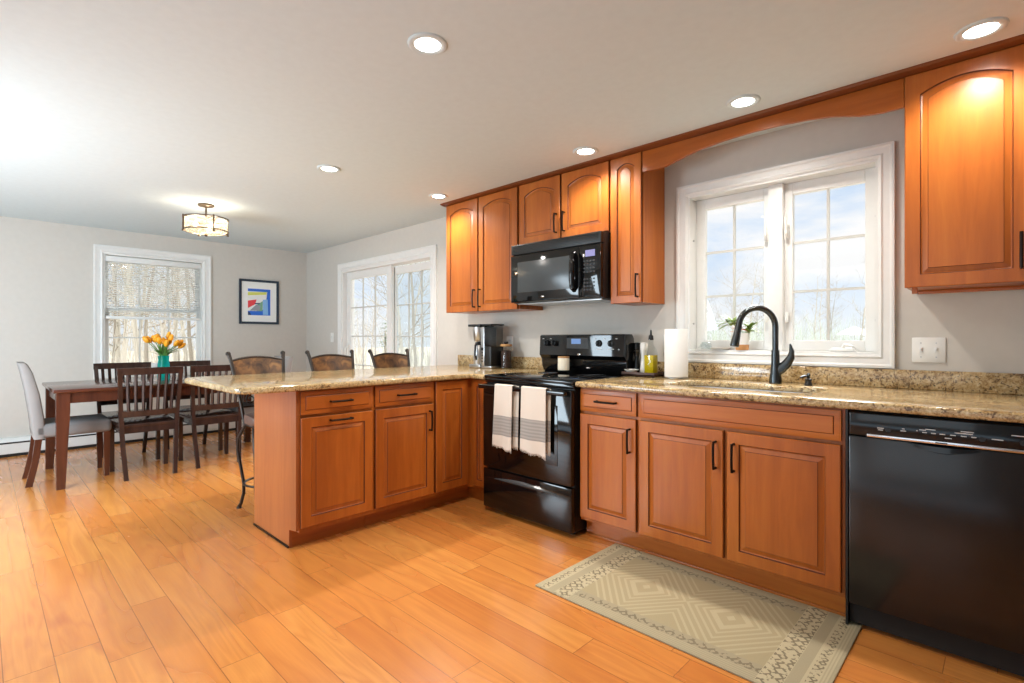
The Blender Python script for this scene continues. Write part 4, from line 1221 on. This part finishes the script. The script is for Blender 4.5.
# ------------------------------------------------------------------ bar stools (local: face +x)
def stool(label):
    r = thing('bar_stool', label, 'bar stool', (0, 0, 0), 0, 'iron bar stools at the peninsula')
    b = MB(); b.prism(rounded([(-.105, -.15), (.18, -.17), (.18, .17), (-.105, .15)], {0: .05, 1: .06, 2: .06, 3: .05}), lambda x, y, z: (x, y, z), .615, .675, bev=.02, seg=3); b.build('seat', 'leather', r, 50)
    b = MB()
    b.tube([(-.09, -.14, .605), (.16, -.15, .605), (.16, .15, .605), (-.09, .14, .605), (-.09, -.14, .605)], .01, 8); b.build('seat_frame', 'iron', r, 50)
    for sx in (-1, 1):
        for sy in (-1, 1):
            b = MB()
            q = [(.07, .61, .135), (.10, .57, .145), (.15, .50, .16), (.165, .42, .16), (.14, .30, .148), (.11, .19, .138), (.115, .12, .136), (.15, .04, .142), (.18, .01, .146)]
            fo = 0
            b.tube([(sx * x + fo, sy * y, z) for x, z, y in q], [.011] * 8 + [.012], 9)
            b.tube([(sx * .178 + fo, sy * .146, 0), (sx * .178 + fo, sy * .146, .012)], [.018, .015], 10)
            b.build('leg', 'iron', r, 60)
    b = MB()
    pts_ = [(.165 * math.cos(2 * PI * k / 28), .165 * math.sin(2 * PI * k / 28), .2) for k in range(29)]
    b.tube([(x, y, z) for x, y, z in pts_], .008, 8); b.build('foot_ring', 'iron', r, 60)
    for sy in (-1, 1):
        b = MB()
        b.tube([(-.075, sy * .142, .60), (-.125, sy * .152, .75), (-.19, sy * .170, .92), (-.235, sy * .184, 1.05), (-.25, sy * .19, 1.082)], [.012, .012, .012, .013, .014], 9)
        b.sphere((-.26, sy * .192, 1.09), .0175, n=12)
        b.build('back_post', 'iron', r, 60)
    # curved panel with an arched top, leaning with the posts
    def py_(z): return -.19 - .35 * (z - .92)
    b = MB(); rings = []
    for k in range(15):
        q = -1 + 2 * k / 14
        zt_ = 1.036 + .024 * (1 - q * q); zb_ = .87 + .012 * (1 - q * q)
        bow = -.03 * (1 - q * q)
        rings.append([(py_(zb_) + bow - .006, q * .168, zb_), (py_(zb_) + bow + .006, q * .168, zb_), (py_(zt_) + bow + .006, q * .176, zt_), (py_(zt_) + bow - .006, q * .176, zt_)])
    b.loft(rings); bp = b.build('back_panel', 'stool_panel', r, 40)
    b = MB()
    b.tube([(x[3][0] + .006, x[3][1], x[3][2] + .004) for x in rings], .009, 8); b.tube([(x[0][0] + .006, x[0][1], x[0][2] - .004) for x in rings], .008, 8)
    b.build('panel_rim', 'iron', bp, 60)
    b = MB()
    for sy in (-1, 1):
        sp = []
        for k in range(24):
            a = k / 23 * 2.6 * PI; rr2 = .012 + .026 * k / 23
            sp.append((-.13, sy * (.085 + rr2 * math.cos(a)), .77 + rr2 * math.sin(a)))
        b.tube(sp, .005, 6)
    b.tube([(-.115, -.150, .72), (-.115, .150, .72)], .007, 8); b.tube([(-.155, -.160, .83), (-.155, .160, .83)], .007, 8)
    b.build('scroll', 'iron', r, 60)
    return r
st = stool('iron bar stool with a bronze-brown back panel, nearest the peninsula end')
st.location = (-3.745, 1.427, 0)
dup(st, (-3.745, 2.002, 0), 0, 'iron bar stool with a bronze-brown back panel, middle of the three')
dup(st, (-3.745, 2.557, 0), 0, 'iron bar stool with a bronze-brown back panel, in front of the sliding door')

# ------------------------------------------------------------------ picture
pf = thing('framed_picture', 'framed abstract picture in blue, red and yellow on the far wall', 'picture', (XF, 2.65, 1.69))
PY0, PY1, PZ0, PZ1 = 2.397, 2.908, 1.397, 1.995
b = MB(); frame_rect(b, fx, PY0 + .03, PY1 - .03, PZ0 + .03, PZ1 - .03, .03, 0.001, .024, [(0, .001), (0, .018), (.15, .024), (1, .024), (1, .001)]); b.build('frame', 'frame_navy', pf, 20)
b = MB(); b.box(XF + .002, XF + .011, PY0 + .028, PY1 - .028, PZ0 + .028, PZ1 - .028); b.build('mat_board', 'mat_white', pf)
for nm, cc in (('art_blue', (44, 110, 214)), ('art_sky', (140, 190, 240)), ('art_yellow', (222, 226, 110)), ('art_red', (236, 72, 78)), ('art_green', (120, 170, 140)), ('art_grey', (150, 156, 166)), ('art_white', (236, 238, 236)), ('art_navy', (30, 60, 110))):
    pmat(nm, rgb(*cc), .6)
AY0, AY1, AZ0, AZ1 = 2.505, 2.797, 1.515, 1.872
b = MB()
def art(poly, mi, h):
    b.prism([(AY0 + u * (AY1 - AY0), AZ0 + v * (AZ1 - AZ0)) for u, v in poly], lambda y, z, d: (XF + d, y, z), .0105, .0112 + h * .0002, mi)
art([(0, 0), (1, 0), (1, 1), (0, 1)], 0, 0)
art([(0, .16), (.62, .16), (.8, .5), (.86, .9), (0, .9)], 6, 1)
art([(0, .74), (.82, .8), (.84, .9), (0, .86)], 2, 2)
art([(0, .26), (.32, .42), (.38, .6), (0, .54)], 3, 2)
art([(.38, .16), (.64, .16), (.66, .55), (.4, .4)], 4, 2)
art([(.08, .17), (.5, .17), (.56, .36), (.36, .4)], 5, 3)
art([(.66, .02), (.9, .02), (.88, .62), (.66, .6)], 1, 2)
art([(0, 0), (.14, 0), (.1, .1), (0, .14)], 7, 2)
art([(.3, .42), (.52, .42), (.52, .47), (.3, .46)], 7, 4)
b.build('artwork', ['art_blue', 'art_sky', 'art_yellow', 'art_red', 'art_green', 'art_grey', 'art_white', 'art_navy'], pf, 10)

# ------------------------------------------------------------------ lights
WARM = (1, .945, .87)
def downlight(x, y, label, energy, first=None):
    if y > 2.5: energy *= .5
    if first is None:
        r = thing('recessed_light', label, 'ceiling light', (x, y, ZC), 0, 'recessed ceiling lights')
        b = MB(); b.lathe([(.083, 0), (.083, -.004), (.076, -.009), (.056, -.006), (.054, -.001)], (x, y, ZC), 40, False); b.build('trim_ring', 'ceiling_paint', r, 60)
        b = MB(); b.lathe([(.055, -.0005), (.055, -.0035)], (x, y, ZC), 40); b.build('lens', 'downlight_lens', r)
    else:
        r = dup(first, (x, y, ZC), 0, label)
    lamp('lamp', 'SPOT', (x, y, ZC - .03), energy, WARM, spot_size=R(150), spot_blend=.7, shadow_soft_size=.05)
    return r
E_ = 85
dl = downlight(-1.762, 1.313, 'recessed ceiling light nearest the camera, over the open kitchen floor', E_)
for x, y, lb in ((-1.002, 2.778, 'recessed ceiling light in front of the sink valance'), (-2.016, 2.788, 'recessed ceiling light in front of the cabinet above the microwave'),
                 (-.082, 2.794, 'recessed ceiling light at the right, by the cabinet beside the window'), (-3.57, 1.775, 'recessed ceiling light above the middle of the peninsula'),
                 (-3.573, 2.779, 'recessed ceiling light beside the leftmost wall cabinet')):
    downlight(x, y, lb, E_, dl)

cx_, cy_ = -5.36, 1.465
cf = thing('ceiling_fixture', 'drum-shaped glass and brass ceiling fixture over the dining table', 'ceiling light', (cx_, cy_, ZC))
b = MB(); b.lathe([(.07, 0), (.07, -.012), (.055, -.02), (.012, -.024)], (cx_, cy_, ZC), 28); b.build('canopy', 'antique_brass', cf)
b = MB(); b.cyl((cx_, cy_, ZC - .02), (cx_, cy_, 2.165), .008); b.sphere((cx_, cy_, 2.158), .014); b.build('stem', 'antique_brass', cf, 60)
b = MB()
for z in (2.305, 2.19):
    b.lathe([(.188, 0), (.188, .010), (.182, .010), (.182, 0), (.188, 0)], (cx_, cy_, z), 48, False)
for k in range(4):
    a = R(3) + k * PI / 2
    p = (cx_ + .187 * math.cos(a), cy_ + .187 * math.sin(a))
    b.box(p[0] - .006, p[0] + .006, p[1] - .006, p[1] + .006, 2.178, 2.322)
    b.tube([(cx_, cy_, 2.31), (p[0], p[1], 2.31)], .005, 6)
    b.tube([(p[0] , p[1], 2.183), (p[0], p[1], 2.172)], [.011, .011], 8)
b.build('shade_frame', 'antique_brass', cf)
b = MB(); b.lathe([(.178, 2.195), (.18, 2.30)], (cx_, cy_, 0), 48, False); b.build('shade', 'shade_glass', cf, 60)
b = MB(); b.lathe([(.004, 2.165), (.09, 2.17), (.15, 2.182), (.178, 2.194)], (cx_, cy_, 0), 48, False); b.build('bowl', 'shade_glass', cf, 60)
for k in range(3):
    a = k * 2 * PI / 3 + .5
    p = (cx_ + .085 * math.cos(a), cy_ + .085 * math.sin(a), 2.245)
    b = MB(); b.sphere(p, .022, (1, 1, 1.2), 12); b.build('bulb', 'bulb', cf, 60)
    lamp('lamp', 'POINT', (p[0], p[1], 2.26), 4.5, (1, .86, .68), shadow_soft_size=.03)

# ------------------------------------------------------------------ outside
b = MB(); b.box(-90, 60, -60, 90, -.9, -.6)
gr = b.build('yard_ground', 'ground_leaf'); struct(gr, 'leaf covered ground outside the windows', 'ground')
def tree_mesh(seed, H, lean=.05, r0=.13):
    random.seed(seed)
    tk = MB(); br = MB()
    pts_ = []; p = Vector((0, 0, 0)); d = Vector((random.uniform(-lean, lean), random.uniform(-lean, lean), 1))
    n = 9
    for k in range(n + 1):
        pts_.append(p.copy()); p += d.normalized() * H / n; d += Vector((random.uniform(-.09, .09), random.uniform(-.09, .09), 0))
    rad_ = [r0 * (1 - .85 * k / n) for k in range(n + 1)]
    tk.tube(pts_, rad_, 8)
    def branch(p0, d, L, r_, lv):
        q = [p0]; dd = d.normalized(); pp_ = p0.copy()
        for k in range(4):
            pp_ = pp_ + dd * L / 4; q.append(pp_.copy()); dd = (dd + Vector((random.uniform(-.25, .25), random.uniform(-.25, .25), random.uniform(-.05, .22)))).normalized()
        br.tube(q, [r_, r_ * .8, r_ * .62, r_ * .42, r_ * .2], 4 if lv else 5, cap=False)
        if lv < 2:
            for k in range(random.randint(3, 5)):
                i = random.randint(1, 4); nd = (q[i] - q[i - 1]).normalized() + Vector((random.uniform(-.9, .9), random.uniform(-.9, .9), random.uniform(-.2, .7)))
                branch(q[i], nd, L * random.uniform(.35, .6), r_ * .5, lv + 1)
    for k in range(16):
        s_ = random.uniform(.2, .98); i = min(int(s_ * n), n - 1); p0 = pts_[i].lerp(pts_[i + 1], s_ * n - i)
        a = random.uniform(0, 2 * PI)
        branch(p0, Vector((math.cos(a), math.sin(a), random.uniform(.1, .9))), H * random.uniform(.14, .28), r0 * (1 - .8 * s_) * .5, 0)
    return tk, br
def tree_proto(seed, H, r0, mat, loc):
    tk, br = tree_mesh(seed, H, .06, r0)
    r = thing('bare_tree', 'bare leafless tree in the woods outside the windows', 'tree', (0, 0, 0), 0, 'bare trees outside')
    tk.build('trunk', mat, r, 60); br.build('branches', mat, r, 60)
    r.location = loc
    return r
random.seed(21)
spots = []
# woods west of the dining window
for k in range(28):
    dd_ = random.uniform(7, 30); a = R(random.uniform(158, 180))
    spots.append((-1 + math.cos(a) * (dd_ + 7.5), 0.6 + math.sin(a) * (dd_ + 7.5) * .55 + random.uniform(-1, 1)))
# woods beyond the slider
for k in range(20):
    dd_ = random.uniform(6, 26); a = R(random.uniform(141, 158))
    L_ = (dd_ + 3.6) / math.sin(a)
    spots.append((math.cos(a) * L_, math.sin(a) * L_))
# thin far row beyond the kitchen window
for k in range(34):
    a = R(random.uniform(90, 122)); L_ = random.uniform(46, 66)
    spots.append((math.cos(a) * L_, math.sin(a) * L_))
protos = []
for i, (x, y) in enumerate(spots):
    far = math.hypot(x, y) > 44
    k = (i % 5)
    if len(protos) < 5:
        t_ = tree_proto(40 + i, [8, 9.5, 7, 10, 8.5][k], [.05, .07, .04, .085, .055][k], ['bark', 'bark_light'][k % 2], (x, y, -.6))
        protos.append(t_)
    else:
        t_ = dup(protos[k], (x, y, -.6), random.uniform(0, 6.28))
    sc_ = random.uniform(.8, 1.15)
    if far: sc_ = random.uniform(.62, .95)
    t_.scale = (sc_, sc_, sc_)
# undergrowth and far brush: nobody could count it
def brush(name, label, pts_, mat, n, seed, h=(.8, 2.2)):
    random.seed(seed); b = MB()
    for i in range(n):
        x, y = pts_(); H = random.uniform(*h); nb = 5
        for k in range(nb):
            a = random.uniform(0, 6.28); s_ = random.uniform(.15, .6) * H * .6
            b.tube([(x, y, -.6), (x + math.cos(a) * s_ * .4, y + math.sin(a) * s_ * .4, -.6 + H * .55), (x + math.cos(a) * s_, y + math.sin(a) * s_, -.6 + H)], [.016, .011, .004], 3, cap=False)
    o = b.build(name, mat, smooth=60); tag(o, label, 'brush', kind='stuff')
def pw():
    d_ = random.uniform(9, 32); a = R(random.uniform(140, 182)); return (math.cos(a) * d_ - 3.5, math.sin(a) * d_ + 1.5)
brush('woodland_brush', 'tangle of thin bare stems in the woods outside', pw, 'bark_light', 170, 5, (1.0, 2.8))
def pk():
    L_ = random.uniform(40, 70); a = R(random.uniform(88, 124)); return (math.cos(a) * L_, math.sin(a) * L_)
brush('distant_brush', 'brush at the far edge of the yard, tinted pale with haze', pk, 'far_foliage', 420, 6, (1.5, 3.8))
eg = thing('evergreen_shrub', 'small green shrub in the woods seen through the sliding door', 'shrub', (-11.6, 7.3, -.6))
b = MB(); b.tube([(-11.6, 7.3, -.6), (-11.6, 7.3, 1.4)], [.05, .02], 6); b.build('trunk', 'bark', eg)
b = MB(); random.seed(2)
for i in range(160):
    a = random.uniform(0, 6.28); z = random.uniform(.0, 1.9); rr2 = .5 * (1 - z / 2.2)
    leaf(b, (-11.6, 7.3, z - .3), (math.cos(a), math.sin(a), .3), rr2 + .08, .03)
b.build('foliage', 'evergreen', eg, 60)
# patio umbrella in the yard beyond the kitchen window
ux, uy = -8.7, 47.5
pu = thing('patio_umbrella', 'white patio umbrella standing outside beyond the kitchen window', 'umbrella', (ux, uy, -.6))
b = MB(); b.cyl((ux, uy, -.6), (ux, uy, 2.1), .03); b.lathe([(.25, 0), (.25, .05), (.05, .08)], (ux, uy, -.6), 24); b.build('pole', 'steel', pu)
b = MB(); n8 = 8
tip_ = (ux, uy, 1.45); r_o = 1.25
rg_ = [[(ux + q * math.cos(2 * PI * k / n8), uy + q * math.sin(2 * PI * k / n8), z) for k in range(n8)] for q, z in ((.02, 2.15), (r_o * .5, 1.87), (r_o, 1.52), (r_o, 1.47), (r_o * .98, 1.47), (r_o * .5, 1.84))]
b.loft(rg_, True, False); b.build('canopy', 'canopy_white', pu, 20)
